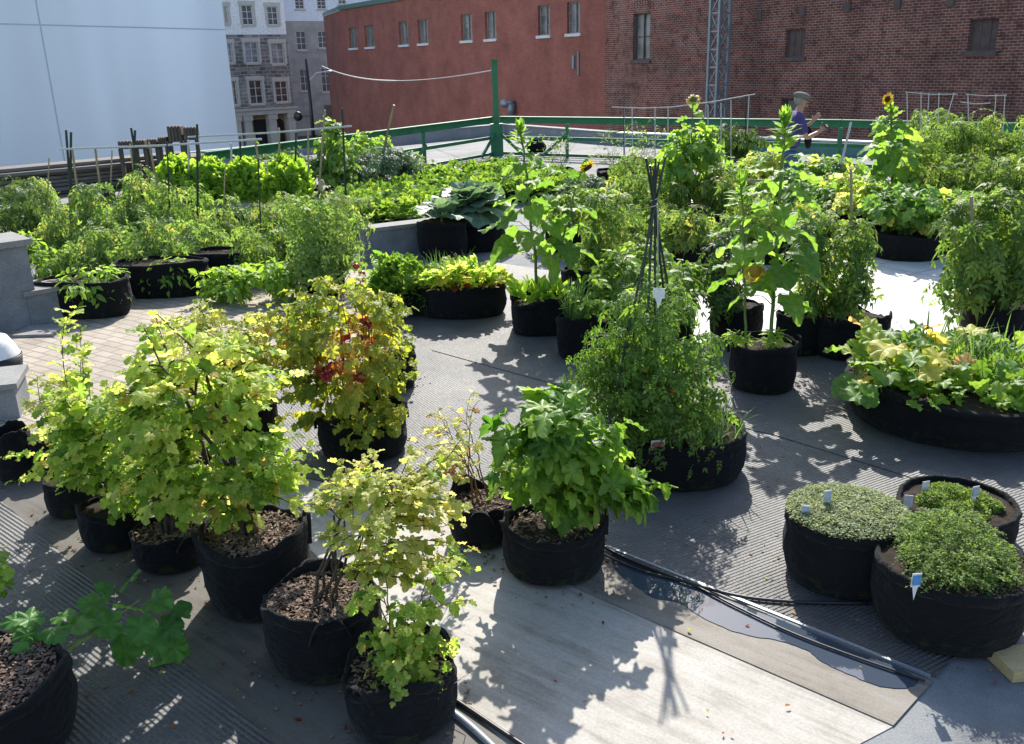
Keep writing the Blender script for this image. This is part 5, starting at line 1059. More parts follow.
pc = Pot('thyme_bush', 'front herb bag with upright feathery green thyme', 'herb', (938, 143, 661, 595), 42, GB, soil=.95, slump=.015, wob=.01, seg=64)
shrub(pc.root, pc.rng, pc.z, pc.z + .2, pc.r * .95, (.0, .01), pc.z + .0, shape='mound', limbs=120, twigs=1500, leaf='tiny', ls=.02, gap=.0095, mat='herb', smat='stem_green', sr=.0022, base_r=pc.r * .7, tw_r=.0012, tint=(.5, .25), droop=-.3, updir=.7, start=.1, sides=3, petiole=.1)
for i, (pt, x, y, dy, ang, col, lab) in enumerate(((pa, 828, 495, .02, .2, 'greycard', 'tall pale tag standing in the middle of the creeping thyme'), (pa, 806, 510, -.05, -.4, 'greycard', 'pale blue tag near the left side of the creeping thyme'), (pa, 875, 508, 0, .5, 'white', 'small white tag near the right side of the creeping thyme'),
    (pb, 976, 491, -.05, .3, 'greycard', 'white tag on the right of the green herb cushions'), (pb, 909, 500, -.1, -.3, 'white', 'white tag on the left of the green herb cushions'), (pb, 926, 486, .1, .2, 'white', 'small white tag at the back rim of the herb cushions'), (pc, 917, 578, -pc.r * .78, .1, 'bluecard', 'white tag with a blue patch at the front of the upright thyme'))):
    tag_label(lab, pt.c, x, y - 5, .045, .1, ang, col, dy=dy)
# right tomato
p = Pot('tomato_plant', 'tall tomato plant at the right edge behind the wide squash bag', 'plant', (992, 64, 345, 312), 43, GB, soil=.9)
p.shrub(990, 186, 104, 330, shape='column', lobes=7, limbs=8, twigs=130, leaf='tomato', ls=.15, gap=.055, mat='tomato', smat='stem_green', sr=.009, tint=(.42, .25), zb=.35, droop=.6)
m = MB(); q0 = yz(p.c, 968, 320); q1 = yz(p.c, 966, 195); m.tube([(q0[0], -.1, p.z), (q1[0], -.1, q1[1])], .014, 6); m.build('cane', M['bamboo'], p.root)
# ---------------------------------------------------------------- farther plants
SPEC = {
 'tomgrey': dict(shape='column', lobes=8, limbs=8, twigs=120, leaf='tomatofar', ls=.15, gap=.062, mat='tomatogrey', smat='stem_green', sr=.008, tint=(.5, .25), droop=.6),
 'tom': dict(shape='column', lobes=8, limbs=8, twigs=110, leaf='tomatofar', ls=.16, gap=.062, mat='tomato', smat='stem_green', sr=.008, tint=(.5, .25), droop=.6),
 'tomdark': dict(lobes=7, shape='ellipsoid', limbs=7, twigs=80, leaf='tomatofar', ls=.16, gap=.065, mat='dark', smat='stem_green', sr=.008, tint=(.6, .25), droop=.5),
 'pepper': dict(lobes=6, limbs=6, twigs=60, leaf='ovate', ls=.12, gap=.055, mat='bright', smat='stem_green', sr=.007, tint=(.5, .22), droop=.6),
 'basil': dict(shape='mound', limbs=7, twigs=56, leaf='ovate', ls=.1, gap=.05, mat='bright', smat='stem_green', sr=.005, tint=(.45, .22), droop=.4),
 'low': dict(shape='mound', limbs=8, twigs=54, leaf='ovate', ls=.09, gap=.05, mat='green', smat='stem_green', sr=.004, tint=(.6, .22), droop=.4, base_r=.2),
 'bean': dict(shape='cone', limbs=6, twigs=70, leaf='heart', ls=.13, gap=.075, mat='green', smat='stem_green', sr=.007, tint=(.6, .25), droop=.9),
 'blue': dict(lobes=6, limbs=7, twigs=90, leaf='tomatofar', ls=.16, gap=.055, mat='blue', smat='stem_green', sr=.007, tint=(.4, .25), droop=.2),
 'yellowbush': dict(lobes=7, limbs=6, twigs=70, leaf='lobed', ls=.11, gap=.06, mat='yellowgreen', smat='stem_brown', sr=.008, tint=(.5, .25), droop=.4),
 'squash': dict(limbs=6, twigs=56, leaf='round', ls=.17, gap=.1, mat='squash', smat='stem_green', sr=.008, tint=(.26, .2), droop=.6),
 'wispy': dict(shape='column', lobes=7, limbs=9, twigs=60, leaf='tiny', ls=.08, gap=.05, mat='herb', smat='stem_green', sr=.005, tint=(.6, .25), droop=-.2, updir=.6),
 'sunbush': dict(shape='column', lobes=6, limbs=6, twigs=60, leaf='heart', ls=.17, gap=.1, mat='sunleaf', smat='stem_green', sr=.011, tint=(.65, .22), droop=.7),
}
PROTO = {}
def far(kind, name, label, cat, cx, yb, yt, w, seed, bag=True, group=None, bagw=None, cxt=None, zbk=.14, **kw):
    c = gp(cx, yb, .01); c = Vector((c.x, c.y, .012)); rng = np.random.default_rng(seed)
    root = thing(name, label, cat, c, 0, group); r = bagw / 2 if bagw else max(.2, w_px(c, w) * .36); z = .02
    if bag: z = grow_bag(root, rng, r, .34, soil=.88, seg=28, slump=.06)
    tz = yz(c, cx, yt)[1]; o = yz(c, cxt, (yb + yt) / 2)[0] if cxt else 0
    d = dict(SPEC[kind]); d.update(kw)
    shrub(root, rng, z, tz, w_px(c, w) * .68, (o, 0), z + zbk * (tz - z), **d); return root, c, z, tz, rng
T1, T2 = 'tomato plants along the left kerb', 'tomato plants at the back right'
i = 100
def lf(*a, **k):
    global i; i += 1; return far(*a, seed=i, **k)
L1 = lf('tomdark', 'tomato_plant', 'dark bushy tomato plant at the far left edge below the plank pile', 'plant', 18, 250, 172, 72, group=T1, bag=False, zbk=.02)
lf('basil', 'pepper_plant', 'bright green pepper plant beside the tall grey pier', 'plant', 38, 292, 226, 52, zbk=-.02, bag=False, twigs=90, shape='ellipsoid', lobes=6)
for x, yb, yt, w, lab in ((82, 268, 186, 62, 'dusty tomato plant around the leftmost pair of dark stakes'), (118, 262, 180, 58, 'dusty tomato plant second along the left kerb, between the two stake pairs'), (150, 258, 163, 60, 'tallest dusty tomato plant, around the second pair of dark stakes'), (186, 254, 182, 58, 'dusty tomato plant right of the second pair of dark stakes'), (206, 272, 222, 48, 'short dusty tomato plant in front of the white tubs with an orange fruit'), (242, 272, 222, 44, 'short tomato plant carrying a cluster of red fruit near the white tubs')):
    r_, c, z, tz, rng = lf('tomgrey', 'tomato_plant', lab, 'plant', x, yb, yt, w * 1.15, group=T1, bag=False, zbk=.02)
    if x in (118, 206): fruits(r_, rng, [(yz(c, x + 6, yb - 18)[0], -.25, yz(c, x + 6, yb - 18)[1])], .045)
    if x == 242: fruits(r_, rng, [(yz(c, xx, yy)[0], -.22, yz(c, xx, yy)[1]) for xx, yy in ((234, 258), (238, 254), (236, 264))], .045)
r_, c, z, tz, rng = lf('tomgrey', 'tomato_plant', 'withering tomato plant with red fruit tied to a brown stake tripod', 'plant', 325, 294, 188, 92, group=T1, bagw=.5, zbk=.02)
fruits(r_, rng, [(yz(c, xx, yy)[0], -.3, yz(c, xx, yy)[1]) for xx, yy in ((360, 261), (366, 268), (368, 274), (332, 278))], .042)
r2 = thing('stake_tripod', 'brown stake tripod bound at the top with dry twine in the withering tomato', 'plant support', c); q = yz(c, 322, 184)
for px in (300, 316, 332, 346): b = yz(c, px, 285); m = MB(); m.tube([(b[0], .2 * math.sin(px), .3), (q[0], 0, q[1])], [.012, .01], 6); m.build('stake', M['darkstake' if px == 300 else 'bamboo'], r2)
m = MB(); m.ball((q[0], 0, q[1] - .03), .04, 8, 6, (1, 1, 2.2)); m.build('twine', M['bamboo'], r2, True)
lf('tom', 'tomato_plant', 'loose tomato plant behind the withering one, left of the grey low wall', 'plant', 285, 250, 194, 74, group=T1, bag=False, zbk=.02)
lf('tom', 'tomato_plant', 'tomato plant in front of the bean tower and behind the stake tripod', 'plant', 345, 236, 192, 56, group=T1, bag=False, zbk=.02)
lf('basil', 'pepper_plant', 'lime green pepper plant in front of the white tubs and behind the pale bush', 'plant', 228, 305, 266, 62, zbk=-.02, bag=False, twigs=90, shape='ellipsoid', lobes=6)
lf('basil', 'pepper_plant', 'lime green pepper plant left of the withering tomato', 'plant', 284, 300, 258, 52, zbk=-.02, bag=False, twigs=90, shape='ellipsoid', lobes=6)
lf('basil', 'leafy_plant', 'small bright leafy plant just right of the withering tomato', 'plant', 388, 305, 262, 40, zbk=-.02, bag=False, twigs=90, shape='ellipsoid', lobes=6)
# long bags at the left kerb
for (px, ryk, lab, cr_) in (((90, 92, 326, 288), .5, 'long low black bag of bright greens beside the short grey kerb block', (92, 262, 74, 298)), ((166, 92, 305, 270), .5, 'second long low black bag right of the first one, with sparse greens', (165, 256, 74, 286)), ((232, 74, 290, 258), .5, 'third long black bag, hidden behind the lime green peppers', (240, 268, 40, 280))):
    i += 1; p = Pot('planter_bag', lab, 'planter', px, i, 'long bags along the left kerb', ry=ryk, soil=.92, slump=.02, wob=.015, square=.2); p.shrub(*cr_, shape='mound', limbs=10, twigs=60, leaf='ovate', ls=.1, gap=.05, mat='bright', smat='stem_green', sr=.004, base_r=.3, tint=(.45, .25), droop=.4)
# stakes and bars of the left trellis
def trellis(name, label, pxs, bar_, c, mat='darkstake', barmat='white_pvc', rr=.012):
    r_ = thing(name, label, 'plant support', c)
    for (x0, y0, x1, y1, mt) in pxs:
        a = yz(c, x0, y0); b = yz(c, x1, y1); m = MB(); m.tube([(b[0], 0, max(b[1], .0)), (a[0], 0, a[1])], [rr, rr * .9], 6); m.build('stake', M[mt or mat], r_)
    for (x0, y0, x1, y1) in bar_:
        a = yz(c, x0, y0); b = yz(c, x1, y1); m = MB(); m.tube([(a[0], -.02, a[1]), ((a[0] + b[0]) / 2, -.02, (a[1] + b[1]) / 2 - .02), (b[0], -.02, b[1])], rr * .9, 6); m.build('crossbar', M[barmat], r_)
c = gp(120, 262); c = Vector((c.x, c.y, .01))
trellis('bean_trellis', 'trellis of dark stakes with one long pale crossbar over the left tomatoes', [(66, 130, 74, 240, None), (71, 132, 70, 240, None), (72, 148, 84, 240, 'bamboo'), (95, 148, 104, 215, 'bamboo'), (131, 128, 150, 240, None), (135, 130, 133, 200, None), (130, 144, 142, 225, 'bamboo'), (149, 142, 162, 210, 'bamboo'), (197, 124, 198, 240, None)], [(60, 149, 262, 139)], c, rr=.018)
c = gp(280, 232); c = Vector((c.x, c.y, .01))
trellis('bean_trellis', 'trellis of thin stakes with a long pale crossbar in front of the bean tower', [(240, 136, 241, 200, None), (254, 134, 266, 205, 'bamboo'), (279, 128, 280, 195, 'bamboo'), (296, 132, 295, 190, None), (308, 130, 309, 200, 'bamboo'), (325, 110, 318, 200, 'bamboo'), (342, 108, 346, 200, None), (188, 140, 190, 210, 'white_pvc'), (231, 143, 233, 205, 'white_pvc')], [(188, 137, 352, 126)], c, rr=.018)
p_ = gp(370, 200); c = Vector((p_.x, p_.y, .01)); m = MB(); a = yz(c, 394, 105); b = yz(c, 372, 155); m.tube([(b[0], .3, .3), (a[0], 0, a[1])], [.03, .022], 7); tag(m.build('leaning_cane', M['bamboo'], None, loc=c), 'thick pale cane leaning right above the blue green bush', 'cane')
for k_, (x, yb, yt, dx, lab) in enumerate(((108, 262, 150, 4, 'thin cane in the dusty tomatoes between the two dark stake pairs'), (172, 262, 142, -5, 'thin cane right of the second dark stake pair'), (222, 262, 170, 3, 'thin cane in front of the second white tub'), (262, 262, 158, -4, 'thin cane left of the stake tripod with twine'), (46, 250, 158, 3, 'thin cane left of the leftmost dark stakes'))):
    c = gp(x, yb); a = yz(c, x + dx, yt); m = MB(); m.tube([(0, 0, .01), (a[0], 0, a[1])], [.013, .01], 6); tag(m.build('garden_cane', M['darkstake' if k_ % 2 else 'bamboo'], None, loc=(c.x, c.y, 0)), lab, 'cane', 'single canes in the left bed')
# white tubs with lettuce
for k, (x, lab) in enumerate(((186, 'leftmost white tub of lime green lettuce, partly behind tomatoes'), (218, 'white tub of lettuce second from the left'), (252, 'white tub of lettuce third from the left, its front clearest'), (292, 'rightmost white tub of lime green lettuce'))):
    c = gp(x, 232); c = Vector((c.x, c.y, .01)); rng = np.random.default_rng(300 + k); zt = yz(c, x, 190)[1]; zb = yz(c, x, 212)[1]
    r_ = thing('lettuce_tub', lab, 'planter', (c.x, c.y, zb), 0, 'white lettuce tubs'); w = w_px(c, 32) / 2; hh_ = zt - zb
    m = MB(); m.lathe([(.01, 0), (w * .85, 0), (w * .98, hh_ * .9), (w * 1.04, hh_), (w * .98, hh_), (w * .93, hh_ * .9)], 24); m.build('tub', M['white'], r_, True); m = MB(); m.lathe([(w * .94, hh_ * .9), (.002, hh_ * .93)], 20); m.build('soil', M['soil'], r_)
    pts = crown_pts(rng, 640, 'mound', (0, 0), hh_ * .6, yz(c, x, 160)[1] - zb, w * 1.55); leaf_scatter(r_, rng, pts, 'lobed', .15, 'bright', (.62, .25), (0, 0, hh_ - .2), .8, .3, 'lettuce', .6)
    r2 = thing('tub_stand', 'black crate stand under the ' + lab.split(',')[0].replace('leftmost ', 'leftmost ').replace(' of lime green lettuce', '').replace(' of lettuce', ''), 'stand', (c.x, c.y, 0), 0, 'black stands under tubs')
    m = MB(); m.box((-w * .95, -w * .8, zb * .55), (w * .95, w * .8, zb - .005)); 
    m.build('top', M['blackplastic'], r2)
    for sx in (-1, 1):
        for sy in (-1, 1): m = MB(); m.box((sx * w * .8 - .04, sy * w * .65 - .04, .005), (sx * w * .8 + .04, sy * w * .65 + .04, zb * .55 - .002)); m.build('leg', M['blackplastic'], r2)
# back left
lf('bean', 'climbing_bean', 'tall climbing bean tower with broad leaves before the red brick wall', 'plant', 338, 205, 108, 50)
lf('blue', 'blue_green_bush', 'rounded blue green bush right of the bean tower', 'shrub', 382, 200, 148, 62)
lf('blue', 'blue_green_bush', 'blue green bush left of the bean tower behind the tubs', 'shrub', 300, 205, 150, 52)
lf('pepper', 'leafy_plant', 'lime green leafy plant spreading between the bean tower and the leaning cane', 'plant', 372, 190, 128, 40)
lf('low', 'leafy_plant', 'low green leafy plant behind the rightmost white tub', 'plant', 270, 195, 138, 46)
# strawberry and potato patch
proto = None; rng = np.random.default_rng(5)
patch = [(352, 225), (372, 215), (392, 220), (362, 205), (384, 205), (405, 210), (425, 207), (440, 200), (398, 198), (420, 195), (372, 196), (445, 190), (462, 194), (482, 190), (470, 183), (500, 186), (520, 190), (455, 180), (436, 184), (540, 186), (556, 192), (495, 178), (525, 178)]
words = ['nearest the low grey wall', 'left in its front row', 'by the wall end', 'behind the front row at the left', 'in the middle of the front', 'right of the middle', 'before the cabbage', 'behind the cabbage', 'in the second row', 'second row toward the railing', 'below the blue green bush', 'left of the tall sunflower', 'behind the blue cabbage', 'just left of the sunflower stalk', 'midway to the railing', 'touching the sunflower stalk', 'right of the sunflower stalk', 'at the edge of the gravel', 'at the gravel below the railing post', 'under the drooping flower head', 'near the kale', 'farthest toward the tall post', 'farthest right along the gravel']
for k, ((x, y), wd) in enumerate(zip(patch, words)):
    c = gp(x, y + 9, .0); lab = 'low leafy strawberry clump ' + wd
    if proto is None:
        proto = thing('strawberry_clump', lab, 'plant', (c.x, c.y, .0), 0, 'low strawberry clumps'); proto['group'] = 'low strawberry clumps'
        m = MB(); m.lathe([(.01, .0), (.52, .0), (.5, .2), (.46, .22), (.01, .23)], 24); m.build('grow_bag', M['bag'], proto, True)
        pts = crown_pts(rng, 240, 'mound', (0, 0), .2, .45, .72); d_ = pts - np.array((0, 0, .2)); leaf_scatter(proto, rng, pts, 'straw', .17, 'green', (.6, .28), (0, 0, -.1), .35, .5, 'foliage', .35)
    else: copy_tree(proto, (c.x, c.y, 0), rng.random() * 6, .85 + .3 * rng.random(), lab)
# cabbages
for k, (x, yb, w, lab) in enumerate(((476, 240, 62, 'large blue green cabbage in a black bag beside the low grey wall'), (446, 252, 40, 'small pale cabbage sunk in the black bag right at the wall end'))):
    p = Pot('cabbage', lab, 'cabbage', (x - 2, 62 if k == 0 else 50, yb + 14 if k == 0 else 262, 228 if k == 0 else 226), 400 + k, GB, soil=.95, slump=.03)
    n = 46 if k == 0 else 16; az = np.arange(n) * 2.4; el = np.linspace(1.4, .05, n); s = np.linspace(.18, .58, n) * (1 if k == 0 else .7); d = np.stack([np.cos(az) * np.cos(el), np.sin(az) * np.cos(el), np.sin(el)], 1)
    nn = np.stack([-np.cos(az) * np.sin(el), -np.sin(az) * np.sin(el), np.cos(el)], 1) + p.rng.normal(size=(n, 3)) * .25
    build_leaves('foliage', 'cabbage', np.stack([np.cos(az) * .05, np.sin(az) * .05, np.full(n, p.z + (.25 if k == 0 else .1))], 1) + np.array((0, 0, 1)) * (np.linspace(.12, 0, n)[:, None]), d, nn, s, p.rng.random(n), M['cabbage'], p.root, p.rng, 1.15)
    m = MB(); m.tube([(0, 0, p.z - .02), (0, 0, p.z + .3)], .02, 7); m.build('stalk', M['stem_green'], p.root)
# middle back
lf('wispy', 'dill_plant', 'wispy flowering dill before the right railing, nearest the tall post', 'plant', 560, 185, 128, 40)
lf('wispy', 'dill_plant', 'wispy flowering dill just right of the drooping sunflower head', 'plant', 612, 186, 125, 44)
lf('wispy', 'dill_plant', 'wispy dill in front of the seam between the two brick buildings', 'plant', 645, 182, 118, 40)
lf('blue', 'kale_plant', 'blue green kale mound right of the drooping sunflower head', 'plant', 596, 208, 178, 44, mat='blue')
lf('tom', 'tomato_plant', 'loose tomato plant behind the drooping sunflower head and the kale', 'plant', 640, 222, 150, 56, group=T2)
lf('tom', 'tomato_plant', 'tomato plant just left of the stake tripod top', 'plant', 620, 265, 205, 62, group=T2)
lf('tom', 'tomato_plant', 'tomato plant just right of the stake tripod top', 'plant', 690, 268, 205, 66, group=T2)
lf('tom', 'tomato_plant', 'tomato plant left of the twin stalk sunflower', 'plant', 735, 235, 165, 56, group=T2)
lf('yellowbush', 'yellowing_bush', 'yellowing bush left of the man and behind the sunflower bud', 'shrub', 758, 205, 148, 60)
lf('tomdark', 'tomato_plant', 'dark tomato plant between the sunflower clump and the railing', 'plant', 720, 185, 122, 60, group=T2)
r_, c, z, tz, rng = lf('sunbush', 'sunflower', 'clump of sunflowers with two small yellow heads in front of the lattice mast', 'sunflower', 688, 228, 118, 92)
for xx, yy, fc, st in ((693, 99, (-.2, -.5, .6), 'spent'), (683, 168, (.3, -.9, .2), 'flower')):
    q = yz(c, xx, yy); m = MB(); m.tube(bez((q[0] * .3, 0, z), (q[0] * .7, 0, q[1] * .6), (q[0], -.25 if yy > 120 else 0, q[1] - .05), 10), [.014] * 5 + [.009] * 5, 6); m.build('stalk', M['stem_green'], r_, True); sunhead(r_, rng, (q[0], -.32 if yy > 120 else -.02, q[1]), fc, .11, st)
    k = 12; tt = np.linspace(.45, .95, k); P = np.stack([q[0] * (.4 + .6 * tt), np.zeros(k), q[1] * tt], 1); az = np.arange(k) * 2.4; build_leaves('stalk_leaves', 'heart', P + np.stack([np.cos(az), np.sin(az), 0 * az], 1) * .1, np.stack([np.cos(az), np.sin(az), 0 * az - .3], 1), np.tile((0, 0, 1.0), (k, 1)) + rng.normal(size=(k, 3)) * .3, np.full(k, .17), rng.random(k), M['sunleaf'], r_, rng)
# right back
lf('squash', 'squash_plant', 'squash plant with broad leaves below the man', 'plant', 822, 205, 158, 46)
lf('squash', 'squash_plant', 'broad leaved squash in a black bag at the back of the bright paving', 'plant', 905, 256, 186, 66, bagw=1.0)
lf('yellowbush', 'yellowing_bush', 'yellow green bush left of the tallest yellow sunflower', 'shrub', 858, 245, 180, 60)
lf('squash', 'squash_plant', 'squash plant right of the black bag at the back of the bright paving', 'plant', 945, 252, 190, 52)
c = gp(890, 235); c = Vector((c.x, c.y, .012)); rng = np.random.default_rng(77); r_ = thing('sunflower', 'tallest sunflower with an open yellow head against the old brick wall', 'sunflower', c, 0); z = grow_bag(r_, rng, .3, .34, seg=28)
q = yz(c, 890, 100); sunflower(r_, rng, z, q[1], (0, 0), (q[0], 0), 70, .2, head='flower', r=.085, bare=.15, sr=.022, lower=.9, face=(-.8, -.5, .25))
P = []
for x, yb, yt, w, lab in ((930, 228, 118, 62, 'tomato plant right of the tallest yellow sunflower'), (968, 222, 112, 60, 'tomato plant below the middle of the right trellis'), (1008, 222, 104, 66, 'tomato plant at the right edge below the trellis end'), (925, 200, 104, 44, 'tall tomato plant against the left post of the right trellis'), (985, 240, 150, 70, 'low spreading tomato plant between the trellis and the right edge')):
    lf('tom', 'tomato_plant', lab, 'plant', x, yb, yt, w, group=T2)
c = gp(955, 205); c = Vector((c.x, c.y, .01))
trellis('bean_trellis', 'white trellis frame with hanging strings in front of the old brick wall at the right', [(907, 92, 908, 190, None), (921, 92, 921, 190, None), (929, 93, 928, 110, None), (939, 93, 936, 190, None), (954, 93, 942, 135, None), (968, 94, 969, 180, None), (996, 94, 990, 180, None), (1005, 95, 1000, 180, None)], [(905, 92, 957, 94), (965, 94, 1006, 95), (960, 102, 990, 103)], c, mat='white_pvc', rr=.008)
c = gp(680, 190); c = Vector((c.x, c.y, .01))
trellis('bean_trellis', 'white trellis frame with a sloping crossbar behind the sunflower clump', [(624, 108, 625, 180, None), (632, 107, 633, 180, None), (655, 107, 655, 180, None), (668, 107, 668, 180, None), (708, 105, 708, 180, None), (721, 103, 721, 180, None), (731, 100, 731, 180, None), (746, 95, 745, 180, 'darkstake'), (749, 95, 747, 140, None), (624, 96, 624, 180, 'darkstake')], [(612, 107, 672, 107), (672, 107, 755, 94)], c, mat='white_pvc', rr=.012)
c = gp(840, 208); c = Vector((c.x, c.y, .01)); m = MB(); a = yz(c, 851, 122); b = yz(c, 838, 178); m.tube([(b[0], 0, b[1]), (a[0], 0, a[1])], .02, 6); m.tube([(b[0] - (a[0] - b[0]) * 1.3, 0, .02), (b[0], 0, b[1])], .02, 6); tag(m.build('leaning_cane', M['white_pvc'], None, loc=c), 'thin pale cane leaning right beside the railing post near the man', 'cane')
c = gp(738, 235); c = Vector((c.x, c.y, .01)); r_ = thing('wooden_stake', 'pale wooden stake with a short crossbar left of the twin stalk sunflower', 'stake', c); a = yz(c, 751, 178); m = MB(); m.box((a[0] - .02, -.02, 0), (a[0] + .02, .02, a[1])); m.build('upright', M['wood_pale'], r_); m = MB(); m.box((a[0] - .2, -.045, a[1] - .07), (a[0] + .2, -.022, a[1] - .02)); m.build('crossbar', M['wood_pale'], r_)

# more back plants filling the beds
for x, yb, yt, w, kind, nm, lab in ((45, 238, 178, 60, 'tomgrey', 'tomato_plant', 'dusty tomato plant behind the bright pepper at the left, below the plank pile end'),
  (170, 238, 185, 60, 'tom', 'tomato_plant', 'loose tomato plant just left of and below the white tubs'), (262, 250, 208, 50, 'tom', 'tomato_plant', 'tomato plant filling the gap below the third white tub'),
  (100, 285, 222, 60, 'tomgrey', 'tomato_plant', 'dusty tomato plant rising right behind the first long bag'), (140, 284, 216, 62, 'tomgrey', 'tomato_plant', 'dusty tomato plant rising between the first and second long bags'), (176, 280, 214, 62, 'tomgrey', 'tomato_plant', 'dusty tomato plant rising behind the second long bag'), (270, 282, 228, 54, 'tom', 'tomato_plant', 'tomato plant just left of the withering tomato tripod'), (222, 262, 196, 44, 'tomgrey', 'tomato_plant', 'thin dusty tomato plant before the second white tub'),
  (565, 250, 185, 54, 'tom', 'tomato_plant', 'tomato plant directly behind the leaves of the square bag sunflower'), (655, 240, 168, 70, 'tom', 'tomato_plant', 'broad tomato plant behind the top of the dark stake tripod'),
  (600, 232, 190, 56, 'yellowbush', 'yellowing_bush', 'yellowing bush between the kale and the stake tripod'), (768, 262, 190, 60, 'tom', 'tomato_plant', 'tomato plant right behind the twin stalk sunflower'),
  (792, 236, 172, 56, 'squash', 'squash_plant', 'broad leaved squash standing in front of the legs of the man'), (808, 262, 205, 54, 'tom', 'tomato_plant', 'tomato plant between the twin stalk sunflower and the tall cane'),
  (835, 232, 172, 54, 'yellowbush', 'yellowing_bush', 'yellowing bush below the leaning pale cane'), (880, 240, 178, 60, 'yellowbush', 'yellowing_bush', 'yellowing bush around the foot of the tallest yellow sunflower'),
  (915, 236, 160, 50, 'tom', 'tomato_plant', 'tomato plant touching the right side of the tallest yellow sunflower'), (950, 238, 150, 60, 'tom', 'tomato_plant', 'tomato plant in front of the right trellis, left of its center'),
  (1020, 250, 150, 60, 'tom', 'tomato_plant', 'tomato plant cut off by the right edge above the tall right one'), (720, 215, 150, 60, 'wispy', 'dill_plant', 'wispy dill between the sunflower clump and the yellowing bush'),
  (665, 205, 130, 60, 'wispy', 'dill_plant', 'wispy dill on the left of the sunflower clump'), (412, 178, 150, 34, 'low', 'leafy_plant', 'low leafy plant right of the blue green bush at the gravel edge'),
  (1000, 300, 225, 60, 'tom', 'tomato_plant', 'second tomato plant behind the tall one at the right edge'), (925, 258, 205, 44, 'yellowbush', 'yellowing_bush', 'yellowing bush hiding the right end of the black bag on the bright paving')):
    lf(kind, nm, lab, 'plant' if 'bush' not in nm else 'shrub', x, yb, yt, w, zbk=.03, bag=x > 560)

# ---------------------------------------------------------------- kerbs, piers, timber, hoses
def walk_wall(name, label, a, b, h, th, capm=.05):
    r_ = thing(name, label, 'wall', (a[0], a[1], 0)); d = Vector((b[0] - a[0], b[1] - a[1], 0)); m = MB(); m.bar((0, 0, (h - capm) / 2 + .003), d + Vector((0, 0, (h - capm) / 2 + .003)), th, h - capm); m.build('wall', SMAT['kerbgrey'], r_)
    m = MB(); u = d.normalized() * .03; m.bar(-u + Vector((0, 0, h - capm / 2 + .005)), d + u + Vector((0, 0, h - capm / 2 + .005)), th + .06, capm); m.build('coping', SMAT['kerbtop'], r_); return r_
q1 = gp(56, 318); q2 = gp(362, 264); q3 = gp(432, 254)
q4 = gp(190, 300)
walk_wall('kerb_wall', 'long low rough concrete kerb behind the left black bags', (q1.x - .6, q1.y + .15), (q4.x - .2, q4.y + .5), .34, .3)
walk_wall('low_wall', 'smooth grey low wall ending beside the cabbage bags', (q2.x, q2.y + .15), (q3.x + .15, q3.y + .2), .48, .26)
q = gp(2, 334); r_ = thing('pier', 'tall grey concrete pier with a slab cap at the left edge', 'pier', (q.x - .1, q.y + .3, 0), .75); hz = .97
m = MB(); m.box((-.75, -.28, .003), (.28, .28, hz - .07)); m.build('shaft', SMAT['kerbgrey'], r_); m = MB(); m.box((-.8, -.33, hz - .067), (.33, .33, hz)); m.build('cap', SMAT['kerbtop'], r_)
q = gp(42, 326); r_ = thing('kerb_block', 'short grey concrete block between the tall pier and the first long bag', 'block', (q.x - .05, q.y + .2, 0), .75)
m = MB(); m.box((-.2, -.2, .003), (.22, .2, .36)); m.build('block_body', SMAT['kerbgrey'], r_); m = MB(); m.box((-.23, -.23, .363), (.25, .23, .41)); m.build('cap', SMAT['kerbtop'], r_); m = MB(); m.box((-.02, -.62, .022), (.42, -.22, .05)); 
tag(m.build('stone_slab', SMAT['kerbtop'], None, loc=(q.x - .05, q.y + .1, 0)), 'small flat pale slab lying at the foot of the short grey block', 'slab')
q = gp(14, 424); r_ = thing('kerb_block', 'grey block with a pale top below the white basin', 'block', (q.x - .3, q.y + .25, 0), .3); m = MB(); m.box((-.6, -.25, .003), (.25, .22, .27)); m.build('block_body', SMAT['kerbgrey'], r_); m = MB(); m.box((-.63, -.28, .273), (.28, .25, .32)); m.build('cap', SMAT['kerbtop'], r_)
